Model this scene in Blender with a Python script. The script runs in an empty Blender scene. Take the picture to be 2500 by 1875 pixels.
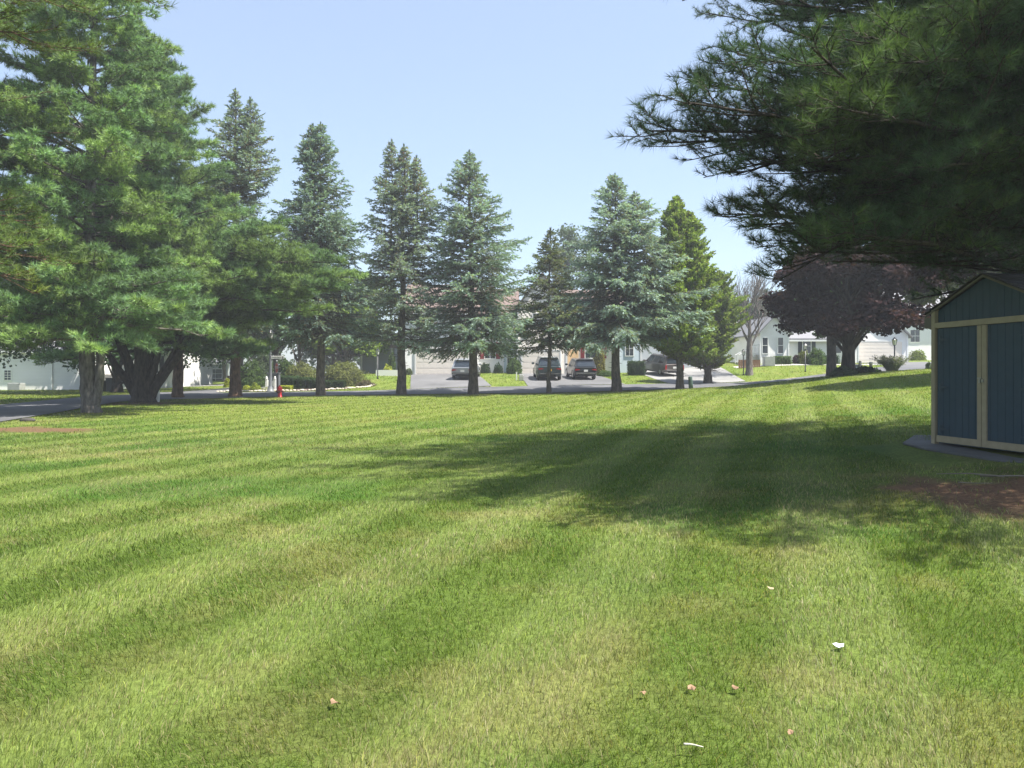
import bpy, math, random
import numpy as np
C = bpy.context.scene.collection
R = math.radians
F = 1878.0; HOR = 913.0; EYE = 1.5

# ------------------------------------------------------------------ helpers
def at(px, py, Y): return ((px-1250)/F*Y, Y, EYE-(py-HOR)/F*Y)
def gx(px, Y): return (px-1250)/F*Y

def tag(o, label=None, cat=None, group=None, kind=None):
    if label: o['label'] = label
    if cat: o['category'] = cat
    if group: o['group'] = group
    if kind: o['kind'] = kind
    return o
def empty(name, loc, rz=0, label=None, cat=None, group=None):
    o = bpy.data.objects.new(name, None); C.objects.link(o)
    o.location = loc; o.rotation_euler = (0, 0, rz); o.empty_display_size = .2
    return tag(o, label, cat, group)

class MB:
    """collects faces with python lists; builds one mesh object"""
    def __init__(s): s.v = []; s.f = []; s.m = []; s.mi = 0
    def add(s, vs, fs):
        b = len(s.v); s.v += [tuple(v) for v in vs]
        for f in fs: s.f.append([b+i for i in f]); s.m.append(s.mi)
        return s
    def box(s, x0, x1, y0, y1, z0, z1):
        return s.add([(x0,y0,z0),(x1,y0,z0),(x1,y1,z0),(x0,y1,z0),(x0,y0,z1),(x1,y0,z1),(x1,y1,z1),(x0,y1,z1)],
              [(0,3,2,1),(4,5,6,7),(0,1,5,4),(1,2,6,5),(2,3,7,6),(3,0,4,7)])
    def quad(s, a, b, c, d): return s.add([a,b,c,d], [(0,1,2,3)])
    def slab(s, pts, n, t):
        """polygon pts extruded by t along n"""
        k = len(pts); q = [tuple(p[i]+n[i]*t for i in range(3)) for p in pts]
        return s.add(list(pts)+q, [list(range(k))[::-1], list(range(k, 2*k))]+[(i,(i+1)%k,k+(i+1)%k,k+i) for i in range(k)])
    def lathe(s, prof, cx=0, cy=0, n=14):
        vs = []; fs = []
        for (r, z) in prof:
            for k in range(n):
                a = 2*math.pi*k/n; vs.append((cx+r*math.cos(a), cy+r*math.sin(a), z))
        for i in range(len(prof)-1):
            for k in range(n):
                fs.append((i*n+k, i*n+(k+1)%n, (i+1)*n+(k+1)%n, (i+1)*n+k))
        fs.append(list(range(n))[::-1]); fs.append([(len(prof)-1)*n+k for k in range(n)])
        return s.add(vs, fs)
    def tube(s, pts, rad, n=8):
        v, f = tube_np(np.array(pts, float), np.array(rad, float), n)
        return s.add(v.tolist(), f.tolist()+[list(range(n))[::-1], [len(v)-n+k for k in range(n)]])
    def build(s, name, mat, parent=None, smooth=False, bevel=0):
        me = bpy.data.meshes.new(name); me.from_pydata(s.v, [], s.f); me.update()
        mats = mat if isinstance(mat, (list, tuple)) else [mat]
        for m in mats: me.materials.append(m)
        if len(mats) > 1:
            for p, i in zip(me.polygons, s.m): p.material_index = i
        if smooth:
            for p in me.polygons: p.use_smooth = True
        o = bpy.data.objects.new(name, me); C.objects.link(o)
        if parent: o.parent = parent
        if bevel:
            b = o.modifiers.new('bevel', 'BEVEL'); b.width = bevel; b.segments = 2; b.limit_method = 'ANGLE'
        return o

def tube_np(P, rad, n=6):
    k = len(P); T = np.gradient(P, axis=0); T /= np.linalg.norm(T, axis=1)[:, None]+1e-9
    up = np.array([0, 0, 1.]) if abs(T[:, 2]).mean() < .8 else np.array([1., 0, 0])
    A = np.cross(T, up); A /= np.linalg.norm(A, axis=1)[:, None]+1e-9; B = np.cross(T, A)
    a = np.arange(n)*2*np.pi/n
    V = P[:, None]+rad[:, None, None]*(np.cos(a)[None, :, None]*A[:, None]+np.sin(a)[None, :, None]*B[:, None])
    i = np.arange(k-1)[:, None]*n; j = np.arange(n)[None]; j2 = (j+1) % n
    Fq = np.stack([i+j, i+j2, i+n+j2, i+n+j], -1).reshape(-1, 4)
    return V.reshape(-1, 3), Fq

def mesh_np(name, V, Fs, mat, parent=None, col=None, smooth=False):
    """V (n,3); Fs list of (m,k) int arrays; col (n,3)"""
    me = bpy.data.meshes.new(name)
    V = np.ascontiguousarray(V, dtype=np.float32)
    Fs = [f for f in Fs if len(f)]
    me.vertices.add(len(V)); me.vertices.foreach_set('co', V.ravel())
    loops = np.concatenate([f.ravel() for f in Fs]).astype(np.int32)
    tot = np.concatenate([np.full(len(f), f.shape[1]) for f in Fs]).astype(np.int32)
    start = np.concatenate([[0], np.cumsum(tot)[:-1]]).astype(np.int32)
    me.loops.add(len(loops)); me.loops.foreach_set('vertex_index', loops)
    me.polygons.add(len(tot)); me.polygons.foreach_set('loop_start', start)
    try: me.polygons.foreach_set('loop_total', tot)
    except Exception: pass
    if smooth: me.polygons.foreach_set('use_smooth', np.ones(len(tot), bool))
    me.update(calc_edges=True)
    if col is not None:
        a = me.color_attributes.new('Col', 'FLOAT_COLOR', 'POINT')
        c = np.ones((len(V), 4), np.float32); c[:, :3] = col; a.data.foreach_set('color', c.ravel())
    if mat: me.materials.append(mat)
    o = bpy.data.objects.new(name, me); C.objects.link(o)
    if parent: o.parent = parent
    return o

class NP:
    def __init__(s): s.V = []; s.F = {}; s.c = []; s.n = 0
    def add(s, V, Fa, col):
        V = np.asarray(V, float); col = np.broadcast_to(np.asarray(col, float), V.shape)
        s.V.append(V); s.c.append(col); s.F.setdefault(Fa.shape[1], []).append(Fa+s.n); s.n += len(V)
    def build(s, name, mat, parent=None, smooth=False):
        return mesh_np(name, np.concatenate(s.V), [np.concatenate(f) for f in s.F.values()], mat, parent, np.concatenate(s.c), smooth)

# value noise
def _h(i, j, sd):
    n = (i.astype(np.int64)*374761393+j.astype(np.int64)*668265263+sd*974634777) & 0xffffffff
    n = ((n ^ (n >> 13))*1274126177) & 0xffffffff
    return ((n ^ (n >> 16)) & 0xffffff)/float(0xffffff)
def vn(x, y, sd=0):
    x = np.asarray(x, float); y = np.asarray(y, float)
    i = np.floor(x); j = np.floor(y); u = x-i; v = y-j; u = u*u*(3-2*u); v = v*v*(3-2*v)
    i = i.astype(np.int64); j = j.astype(np.int64)
    return (_h(i,j,sd)*(1-u)+_h(i+1,j,sd)*u)*(1-v)+(_h(i,j+1,sd)*(1-u)+_h(i+1,j+1,sd)*u)*v
def fbm(x, y, sd=0, o=4):
    t = 0; a = .5; w = 0
    for k in range(o): t = t+a*vn(x*2**k+k*7.3, y*2**k-k*3.1, sd+k); w += a; a *= .55
    return t/w
def ss(a, b, x): t = np.clip((x-a)/(b-a), 0, 1); return t*t*(3-2*t)

# ------------------------------------------------------------------ materials
def nmat(name):
    m = bpy.data.materials.new(name); m.use_nodes = True; nt = m.node_tree
    return m, nt, nt.nodes['Principled BSDF']
def N(nt, t, **kw):
    n = nt.nodes.new(t)
    for k, v in kw.items(): setattr(n, k, v)
    return n
def plain(name, col, rough=.6, metal=0., noise=.12, scale=6, bump=0., spec=.5, coat=0):
    m, nt, b = nmat(name)
    b.inputs['Roughness'].default_value = rough; b.inputs['Metallic'].default_value = metal
    b.inputs['Specular IOR Level'].default_value = spec
    if coat: b.inputs['Coat Weight'].default_value = coat; b.inputs['Coat Roughness'].default_value = .05
    tc = N(nt, 'ShaderNodeTexCoord'); no = N(nt, 'ShaderNodeTexNoise'); no.inputs['Scale'].default_value = scale; no.inputs['Detail'].default_value = 5
    nt.links.new(tc.outputs['Object'], no.inputs['Vector'])
    mx = N(nt, 'ShaderNodeMix', data_type='RGBA')
    mx.inputs[6].default_value = (*[c*(1-noise) for c in col], 1); mx.inputs[7].default_value = (*[min(1, c*(1+noise)) for c in col], 1)
    nt.links.new(no.outputs[0], mx.inputs[0]); nt.links.new(mx.outputs[2], b.inputs['Base Color'])
    if bump:
        bp = N(nt, 'ShaderNodeBump'); bp.inputs['Strength'].default_value = bump; bp.inputs['Distance'].default_value = .02
        nt.links.new(no.outputs[0], bp.inputs['Height']); nt.links.new(bp.outputs[0], b.inputs['Normal'])
    return m
def leafmat(name, trans=.3, rough=.55, spec=.25, tcol=(1.25, 1.35, .6)):
    m, nt, b = nmat(name)
    a = N(nt, 'ShaderNodeAttribute', attribute_name='Col')
    b.inputs['Roughness'].default_value = rough; b.inputs['Specular IOR Level'].default_value = spec
    nt.links.new(a.outputs['Color'], b.inputs['Base Color'])
    tr = N(nt, 'ShaderNodeBsdfTranslucent'); mu = N(nt, 'ShaderNodeMix', data_type='RGBA', blend_type='MULTIPLY'); mu.inputs[0].default_value = 1
    mu.inputs[7].default_value = (*tcol, 1); nt.links.new(a.outputs['Color'], mu.inputs[6]); nt.links.new(mu.outputs[2], tr.inputs['Color'])
    ms = N(nt, 'ShaderNodeMixShader'); ms.inputs[0].default_value = trans
    nt.links.new(b.outputs[0], ms.inputs[1]); nt.links.new(tr.outputs[0], ms.inputs[2])
    nt.links.new(ms.outputs[0], nt.nodes['Material Output'].inputs['Surface'])
    return m
def bark(name, c1, c2, sc=9):
    m, nt, b = nmat(name); b.inputs['Roughness'].default_value = .9; b.inputs['Specular IOR Level'].default_value = .15
    tc = N(nt, 'ShaderNodeTexCoord'); mp = N(nt, 'ShaderNodeMapping'); mp.inputs['Scale'].default_value = (1, 1, .3)
    no = N(nt, 'ShaderNodeTexNoise'); no.inputs['Scale'].default_value = sc; no.inputs['Detail'].default_value = 8; no.inputs['Roughness'].default_value = .7
    cr = N(nt, 'ShaderNodeValToRGB'); cr.color_ramp.elements[0].position = .35; cr.color_ramp.elements[1].position = .68
    cr.color_ramp.elements[0].color = (*c1, 1); cr.color_ramp.elements[1].color = (*c2, 1)
    bp = N(nt, 'ShaderNodeBump'); bp.inputs['Strength'].default_value = 1; bp.inputs['Distance'].default_value = .05
    L = nt.links.new; L(tc.outputs['Object'], mp.inputs[0]); L(mp.outputs[0], no.inputs['Vector']); L(no.outputs[0], cr.inputs[0])
    L(cr.outputs[0], b.inputs['Base Color']); L(no.outputs[0], bp.inputs['Height']); L(bp.outputs[0], b.inputs['Normal'])
    return m
def siding(name, col, lap=.115, dark=.82):
    """horizontal lapped boards: saw-tooth bump and a thin joint under each lap"""
    m, nt, b = nmat(name); b.inputs['Roughness'].default_value = .45; L = nt.links.new
    tc = N(nt, 'ShaderNodeTexCoord'); sp = N(nt, 'ShaderNodeSeparateXYZ'); L(tc.outputs['Object'], sp.inputs[0])
    d = N(nt, 'ShaderNodeMath', operation='DIVIDE'); d.inputs[1].default_value = lap; L(sp.outputs[2], d.inputs[0])
    fr = N(nt, 'ShaderNodeMath', operation='FRACT'); L(d.outputs[0], fr.inputs[0])
    cr = N(nt, 'ShaderNodeValToRGB'); e = cr.color_ramp.elements
    e[0].position = 0; e[0].color = (*[c*dark*.75 for c in col], 1); e[1].position = .14; e[1].color = (*col, 1)
    L(fr.outputs[0], cr.inputs[0])
    no = N(nt, 'ShaderNodeTexNoise'); no.inputs['Scale'].default_value = .7; no.inputs['Detail'].default_value = 6; L(tc.outputs['Object'], no.inputs['Vector'])
    mr = N(nt, 'ShaderNodeMapRange'); mr.inputs['To Min'].default_value = .86; mr.inputs['To Max'].default_value = 1.06; L(no.outputs[0], mr.inputs[0])
    vm = N(nt, 'ShaderNodeMix', data_type='RGBA', blend_type='MULTIPLY'); vm.inputs[0].default_value = 1; L(cr.outputs[0], vm.inputs[6]); L(mr.outputs[0], vm.inputs[7])
    L(vm.outputs[2], b.inputs['Base Color'])
    iv = N(nt, 'ShaderNodeMath', operation='SUBTRACT'); iv.inputs[0].default_value = 1; L(fr.outputs[0], iv.inputs[1])
    bp = N(nt, 'ShaderNodeBump'); bp.inputs['Strength'].default_value = .8; bp.inputs['Distance'].default_value = .02
    L(iv.outputs[0], bp.inputs['Height']); L(bp.outputs[0], b.inputs['Normal'])
    return m

M = {}
M['leaf'] = leafmat('needle_foliage', .34, .6, .2)
M['broad'] = leafmat('broad_leaves', .35, .7, .10)
M['grass'] = leafmat('grass_blades', .42, .5, .3, (1.15, 1.25, .6))
M['bark'] = bark('spruce_bark', (.035, .027, .022), (.17, .14, .115))
M['bark_grey'] = bark('grey_bark', (.06, .052, .046), (.25, .225, .20), 7)
M['bark_dark'] = bark('dark_bark', (.02, .017, .014), (.09, .075, .06))
M['bark_red'] = bark('pine_bark', (.05, .03, .022), (.24, .15, .10))
M['white_siding'] = siding('white_siding', (.78, .77, .74))
M['cream_siding'] = siding('cream_siding', (.80, .74, .66))
M['blue_siding'] = siding('pale_blue_siding', (.50, .58, .62))
M['grey_siding'] = siding('grey_siding', (.33, .36, .38))
M['white'] = plain('white_trim', (.78, .78, .76), .45, noise=.06)
M['cream'] = plain('cream_panel', (.80, .73, .64), .5, noise=.05)
M['roof'] = plain('roof_shingle', (.16, .115, .10), .9, noise=.35, scale=14, bump=.5)
M['roof_grey'] = plain('grey_roof_shingle', (.20, .20, .21), .9, noise=.3, scale=14, bump=.5)
M['glass'] = plain('window_glass', (.03, .04, .05), .06, noise=.3, scale=1.5, spec=.8)
M['maroon'] = plain('maroon_shutter', (.22, .02, .03), .5)
M['dark_shutter'] = plain('dark_shutter', (.03, .035, .045), .5)
M['black'] = plain('black_metal', (.015, .016, .018), .4)
M['grey_metal'] = plain('grey_painted_post', (.13, .14, .15), .5, noise=.2)
M['rubber'] = plain('tyre_rubber', (.018, .018, .018), .85)
M['rim'] = plain('alloy', (.5, .5, .52), .3, metal=.8)
M['chrome'] = plain('bright_trim', (.6, .6, .62), .2, metal=.9)
M['tail'] = plain('red_lens', (.35, .015, .02), .15, noise=.2)
M['plate'] = plain('plate_white', (.75, .75, .72), .4)
M['plate_y'] = plain('plate_yellow', (.75, .45, .06), .4)
M['box_green'] = plain('utility_green', (.05, .09, .07), .55, noise=.25)
M['box_grey'] = plain('utility_grey', (.33, .34, .32), .6, noise=.25)
M['hyd'] = plain('hydrant_red', (.50, .02, .025), .4, noise=.25)
M['hyd2'] = plain('hydrant_dark', (.10, .02, .02), .5, noise=.25)
M['stopred'] = plain('sign_red', (.55, .03, .04), .4)
M['sign_white'] = plain('sign_white', (.8, .8, .76), .4)
M['ink'] = plain('sign_ink', (.02, .03, .02), .5)
M['stone'] = plain('edging_stone', (.55, .50, .40), .85, noise=.35, scale=9, bump=.4)
M['concrete'] = plain('concrete', (.42, .41, .38), .85, noise=.2, scale=5, bump=.2)
M['wood'] = plain('brown_fence_wood', (.20, .10, .05), .8, noise=.3)
M['trim'] = plain('shed_tan_trim', (.34, .28, .18), .6, noise=.2, scale=10, bump=.15)
M['iron'] = plain('painted_hinge', (.028, .055, .078), .5, noise=.2)
M['steel'] = plain('worn_steel', (.35, .33, .30), .4, metal=.7, noise=.3)
M['door_wood'] = plain('tan_door', (.55, .38, .22), .5)

# ------------------------------------------------------------------ terrain (thin-plate spline through levels read along the lawn)
CT = [(0,0,0),(-10,0,0),(6,0,.05),(0,-15,0),(-12,-15,0),(15,-12,.3),(-10,12,0),(0,12,0),(0,26,.03),(-15.8,23.7,0),(-8,33,.02),(-17.6,31,0),(-21,41,0),(-17.9,44.7,.0),
 (-16.5,46,.06),(-12,48,.145),(-7.2,49,.2),(-2.5,49,.22),(2.4,49.5,.235),(6.8,50.3,.375),(11.3,51.5,.49),(16,53.5,.62),
 (6.4,11.9,.43),(7.2,10.2,.43),(9,11,.5),(4.6,8,.2),(17,34,1.42),(12,30,.8),(8,24,.35),(15,20,1.0),(13.5,40,.75),(19.6,46,1.5),(26,46,1.75),(24.5,61,1.05),
 (0,56.5,.54),(-10,54.5,.28),(-20,52.5,.2),(12.6,59,.75),(18.5,62,.85),(-4.7,61.5,1.0),(4,61,.96),(-8,70,1.43),(4,70,1.5),(15,74,1.93),(-2.4,69.5,1.55),
 (-10.5,68,1.3),(-13,68,1.53),(-16.8,56,.33),(-15.2,58,.41),(-36,65,.18),(-45,60,.15),(-25.8,46,.05),(-24.3,36.5,.02),(-35,80,.26),(-24,62,.25),(-28,58,.15),
 (23.5,72,2.5),(34,75,2.6),(44,85,3.0),(30,62,1.6),(45,50,2.2),(50,30,2.2),(60,70,3.2),(-60,30,0),(-60,90,.5),(-60,-15,0),(0,110,2.2),(70,110,4),(-60,120,1),(60,-15,1)]
CT = np.array(CT, float)
def _U(r2): return np.where(r2 > 1e-9, r2*np.log(r2+1e-12), 0)
_n = len(CT); _K = _U(((CT[:, None, :2]-CT[None, :, :2])**2).sum(-1))+np.eye(_n)*25
_P = np.c_[np.ones(_n), CT[:, :2]]
_A = np.block([[_K, _P], [_P.T, np.zeros((3, 3))]])
_w = np.linalg.solve(_A, np.r_[CT[:, 2], 0, 0, 0])
def TZ(x, y):
    x = np.clip(np.asarray(x, float), -75, 75); y = np.clip(np.asarray(y, float), -18, 120)
    sh = x.shape; x = x.ravel(); y = y.ravel(); out = np.empty(len(x))
    for i in range(0, len(x), 20000):
        a = x[i:i+20000]; b = y[i:i+20000]
        out[i:i+20000] = _U((a[:, None]-CT[None, :, 0])**2+(b[:, None]-CT[None, :, 1])**2) @ _w[:_n] + _w[_n]+_w[_n+1]*a+_w[_n+2]*b
    return out.reshape(sh)
def T1(x, y): return float(TZ(np.array([x]), np.array([y]))[0])
def G(px, Y): x = gx(px, Y); return (x, Y, T1(x, Y))

# ------------------------------------------------------------------ roads
RN = [(-11,4),(-13,14),(-15.8,23.7),(-17.6,30),(-19.8,37),(-20.9,41.3),(-20.5,43.6),(-18.8,45.0),(-16,46.3),(-12,47.7),(-6,48.9),(0,49.7),(8,50.8),(15,52.6),(25,56),(36,61),(50,69)]
RF = [(-18.5,3),(-20.5,13),(-22.4,26),(-24.3,36.5),(-25.9,44),(-26.2,48),(-25.6,50.8),(-23.5,52.2),(-20,52.6),(-14,53.6),(-7,55.0),(0,56.5),(8,57.7),(15,60),(23,62.8),(33,67.5),(46,76)]
def catmull(P, k=10):
    P = np.array(P, float); Q = np.vstack([2*P[0]-P[1], P, 2*P[-1]-P[-2]]); out = []
    for i in range(1, len(Q)-2):
        p0, p1, p2, p3 = Q[i-1:i+3]
        for t in np.arange(k)/k:
            out.append(.5*((2*p1)+(-p0+p2)*t+(2*p0-5*p1+4*p2-p3)*t*t+(-p0+3*p1-3*p2+p3)*t**3))
    out.append(P[-1]); return np.array(out)
def sheet(A, B, name, mat, off, m=10, label=None, kind='structure'):
    t = np.linspace(0, 1, m)[None, :, None]
    Gd = A[:, None]*(1-t)+B[:, None]*t; k = len(A)
    z = TZ(Gd[..., 0], Gd[..., 1])+off
    V = np.concatenate([Gd, z[..., None]], -1).reshape(-1, 3)
    i = np.arange(k-1)[:, None]*m; j = np.arange(m-1)[None]
    Fq = np.stack([i+j, i+m+j, i+m+j+1, i+j+1], -1).reshape(-1, 4)
    o = mesh_np(name, V, [Fq], mat, smooth=True); tag(o, label, kind=kind); return o
def asphalt(name, c, light=1.35):
    m, nt, b = nmat(name); b.inputs['Roughness'].default_value = .8; L = nt.links.new
    tc = N(nt, 'ShaderNodeTexCoord'); n1 = N(nt, 'ShaderNodeTexNoise'); n1.inputs['Scale'].default_value = .35; n1.inputs['Detail'].default_value = 7
    n2 = N(nt, 'ShaderNodeTexNoise'); n2.inputs['Scale'].default_value = 40; n2.inputs['Detail'].default_value = 3
    L(tc.outputs['Object'], n1.inputs['Vector']); L(tc.outputs['Object'], n2.inputs['Vector'])
    ad = N(nt, 'ShaderNodeMath', operation='MULTIPLY_ADD'); ad.inputs[1].default_value = .5; L(n2.outputs[0], ad.inputs[0]); L(n1.outputs[0], ad.inputs[2])
    cr = N(nt, 'ShaderNodeValToRGB'); cr.color_ramp.elements[0].position = .5; cr.color_ramp.elements[1].position = .95
    cr.color_ramp.elements[0].color = (*[x*.8 for x in c], 1); cr.color_ramp.elements[1].color = (*[x*light for x in c], 1)
    L(ad.outputs[0], cr.inputs[0]); L(cr.outputs[0], b.inputs['Base Color'])
    bp = N(nt, 'ShaderNodeBump'); bp.inputs['Strength'].default_value = .3; bp.inputs['Distance'].default_value = .01; L(n2.outputs[0], bp.inputs['Height']); L(bp.outputs[0], b.inputs['Normal'])
    return m
M['asphalt'] = asphalt('street_asphalt', (.088, .088, .092))
M['drive_dark'] = asphalt('driveway_asphalt', (.095, .094, .095), 1.6)
M['drive_light'] = asphalt('pale_driveway', (.20, .195, .185))
NA = catmull(RN); FA = catmull(RF)
sheet(NA, FA, 'road', M['asphalt'], .034, 14)
def rib(c, w, name, mat, off):
    c = catmull(c); t = np.gradient(c, axis=0); t /= np.linalg.norm(t, axis=1)[:, None]; n = np.c_[-t[:, 1], t[:, 0]]
    return sheet(c+n*w/2, c-n*w/2, name, mat, off, 8)
SIDE = [(-22.9,51),(-22.9,55),(-21.5,60),(-18.5,66),(-16.5,73),(-17,82),(-20,100)]
rib(SIDE, 5.4, 'side_road', M['asphalt'], .026)
rib([(-44,73),(-34,70.5),(-26,68.5),(-20,66.5)], 2.6, 'side_driveway', M['drive_light'], .018)
def patch(a, b, c, d, name, mat, off=.022):
    t = np.linspace(0, 1, 26)[:, None]
    return sheet(np.array(a)*(1-t)+np.array(b)*t, np.array(d)*(1-t)+np.array(c)*t, name, mat, off, 16)
DR = [((-7.3,55.2),(-9.2,70.05),(-3.4,70.05),(-1.5,56.9)), ((1.2,56.6),(0.5,70.05),(7.4,70.05),(8.6,58.4)), ((12.2,59.0),(11.4,74.1),(19.6,74.1),(18.9,62.2))]
patch(*DR[0], 'driveway', M['drive_dark']); patch(*DR[1], 'driveway', M['drive_dark']); patch(*DR[2], 'driveway', M['drive_light'])
rib([(20.5,70.9),(25,70.8),(30,70.6),(35,70)], 1.2, 'footpath', M['concrete'], .02)
patch((33.5,64.2),(33,74.8),(45,74.8),(42,66), 'driveway', M['drive_dark'])

def inpoly(x, y, poly):
    poly = np.array(poly); r = np.zeros(x.shape, bool); n = len(poly); j = n-1
    for i in range(n):
        xi, yi = poly[i]; xj, yj = poly[j]
        if yi != yj:
            r ^= ((yi > y) != (yj > y)) & (x < (xj-xi)*(y-yi)/(yj-yi)+xi)
        j = i
    return r
ROADPOLY = np.vstack([NA[::3], FA[::-3]])
_sc = catmull(SIDE, 4); _t = np.gradient(_sc, axis=0); _t /= np.linalg.norm(_t, axis=1)[:, None]; _nn = np.c_[-_t[:, 1], _t[:, 0]]
SIDEPOLY = np.vstack([_sc+_nn*2.7, (_sc-_nn*2.7)[::-1]])
def paved(x, y):
    r = inpoly(x, y, ROADPOLY) | inpoly(x, y, SIDEPOLY)
    for d in DR: r |= inpoly(x, y, d)
    return r
def fardist(x, y, line):
    d = np.full(x.shape, 1e9)
    for p in line[::4]: d = np.minimum(d, (x-p[0])**2+(y-p[1])**2)
    return np.sqrt(d)

# ------------------------------------------------------------------ lawn colours (painted sheen of the mowing stripes, dry patches, bare earth)
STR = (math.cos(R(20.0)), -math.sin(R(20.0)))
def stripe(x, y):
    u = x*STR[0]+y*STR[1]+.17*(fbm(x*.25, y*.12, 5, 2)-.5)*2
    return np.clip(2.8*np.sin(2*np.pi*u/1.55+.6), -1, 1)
#            x    y    rx  ry   strength
BARE = [(6.3,8.2,2.1,1.5,1.),(8.0,7.3,2.5,1.6,1.),(-13.5,20.8,2.6,1.4,.95),(-19,39.2,3.6,2.0,.9),(-13.5,44.6,3.6,1.1,.35),(-16.3,29.5,1.6,1.1,.35),(6.6,7.0,1.6,.7,.8)]
for q in ((-9.0,48.2),(-7.2,48.6),(-2.5,48.6),(2.4,49.1),(6.8,49.9),(11.3,51.1)): BARE.append((q[0],q[1],1.7,1.3,.35))
def bare(x, y):
    w = np.zeros(x.shape); nz = fbm(x*1.1, y*1.1, 31, 4)*1.5-.75
    for (a, b, rx, ry, s) in BARE:
        d = np.sqrt(((x-a)/rx)**2+((y-b)/ry)**2)+nz
        w = np.maximum(w, s*(1-ss(.55, 1.1, d)))
    return w
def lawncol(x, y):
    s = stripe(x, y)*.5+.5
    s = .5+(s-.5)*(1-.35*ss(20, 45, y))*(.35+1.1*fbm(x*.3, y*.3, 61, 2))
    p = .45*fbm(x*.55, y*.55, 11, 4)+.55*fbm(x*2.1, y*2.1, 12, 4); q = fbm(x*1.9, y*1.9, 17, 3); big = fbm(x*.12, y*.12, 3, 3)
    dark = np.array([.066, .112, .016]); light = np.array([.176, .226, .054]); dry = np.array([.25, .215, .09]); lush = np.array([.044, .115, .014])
    c = dark+(light-dark)*(s*.42+.46*q)[..., None]  # stripe part: light and dark sheen of leaning blades, painted into the base colour
    k = (ss(.50, .74, p)*.42*(.35+.65*ss(.35, .6, big)))[..., None]; c = c*(1-k)+dry*k
    k = (ss(.58, .75, fbm(x*.4+9, y*.4, 23, 3))*.55)[..., None]; c = c*(1-k)+lush*k
    far = (ss(14, 32, y)*.30)[..., None]; c = c*(1-far)+np.array([.215, .255, .03])*far
    return c
EARTH = np.array([.145, .086, .05])

# lawn mesh
def axis(segs):
    out = [segs[0][0]]
    for (a, b, st) in segs:
        n = max(1, int(round((b-a)/st))); out += list(np.linspace(a, b, n+1)[1:])
    return np.array(out)
xs = axis([(-420,-100,40),(-100,-45,2.5),(-45,-27,.5),(-27,27,.17),(27,50,.6),(50,100,2.5),(100,420,40)])
ys = axis([(-60,-2,3),(-2,30,.17),(30,64,.3),(64,90,.8),(90,130,3),(130,520,40)])
X, Y = np.meshgrid(xs, ys, indexing='ij')
Z = TZ(X, Y)+.012*(fbm(X*1.5, Y*1.5, 41, 3)-.5)*(Y < 45)
Z = Z - .02*paved(X, Y)
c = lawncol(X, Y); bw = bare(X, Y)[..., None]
mul = .86+.28*fbm(X*4, Y*4, 77, 3)[..., None]
c = (c*(1-bw)+EARTH*bw)*mul
dry_edge = ((1-ss(.15, .9, fardist(X, Y, FA)))*.75*(Y > 50))[..., None]
c = c*(1-dry_edge)+np.array([.42, .36, .18])*dry_edge
nx, ny = X.shape
i = np.arange(nx-1)[:, None]*ny; j = np.arange(ny-1)[None]
Fq = np.stack([i+j, i+ny+j, i+ny+j+1, i+j+1], -1).reshape(-1, 4)
m, nt, b = nmat('lawn_soil_and_turf'); b.inputs['Roughness'].default_value = .95; b.inputs['Specular IOR Level'].default_value = .1
a = N(nt, 'ShaderNodeAttribute', attribute_name='Col'); tc = N(nt, 'ShaderNodeTexCoord')
n1 = N(nt, 'ShaderNodeTexNoise'); n1.inputs['Scale'].default_value = 26; n1.inputs['Detail'].default_value = 7; n1.inputs['Roughness'].default_value = .7
mr = N(nt, 'ShaderNodeMapRange'); mr.inputs['From Min'].default_value = .3; mr.inputs['From Max'].default_value = .7; mr.inputs['To Min'].default_value = .45; mr.inputs['To Max'].default_value = 1.25
mu = N(nt, 'ShaderNodeMix', data_type='RGBA', blend_type='MULTIPLY'); mu.inputs[0].default_value = 1
bp = N(nt, 'ShaderNodeBump'); bp.inputs['Strength'].default_value = .7; bp.inputs['Distance'].default_value = .04
L = nt.links.new; L(tc.outputs['Object'], n1.inputs['Vector']); L(n1.outputs[0], mr.inputs[0]); L(a.outputs['Color'], mu.inputs[6]); L(mr.outputs[0], mu.inputs[7])
L(mu.outputs[2], b.inputs['Base Color']); L(n1.outputs[0], bp.inputs['Height']); L(bp.outputs[0], b.inputs['Normal'])
g = mesh_np('ground', np.stack([X, Y, Z], -1).reshape(-1, 3), [Fq], m, col=c.reshape(-1, 3), smooth=True); tag(g, kind='structure')

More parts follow.
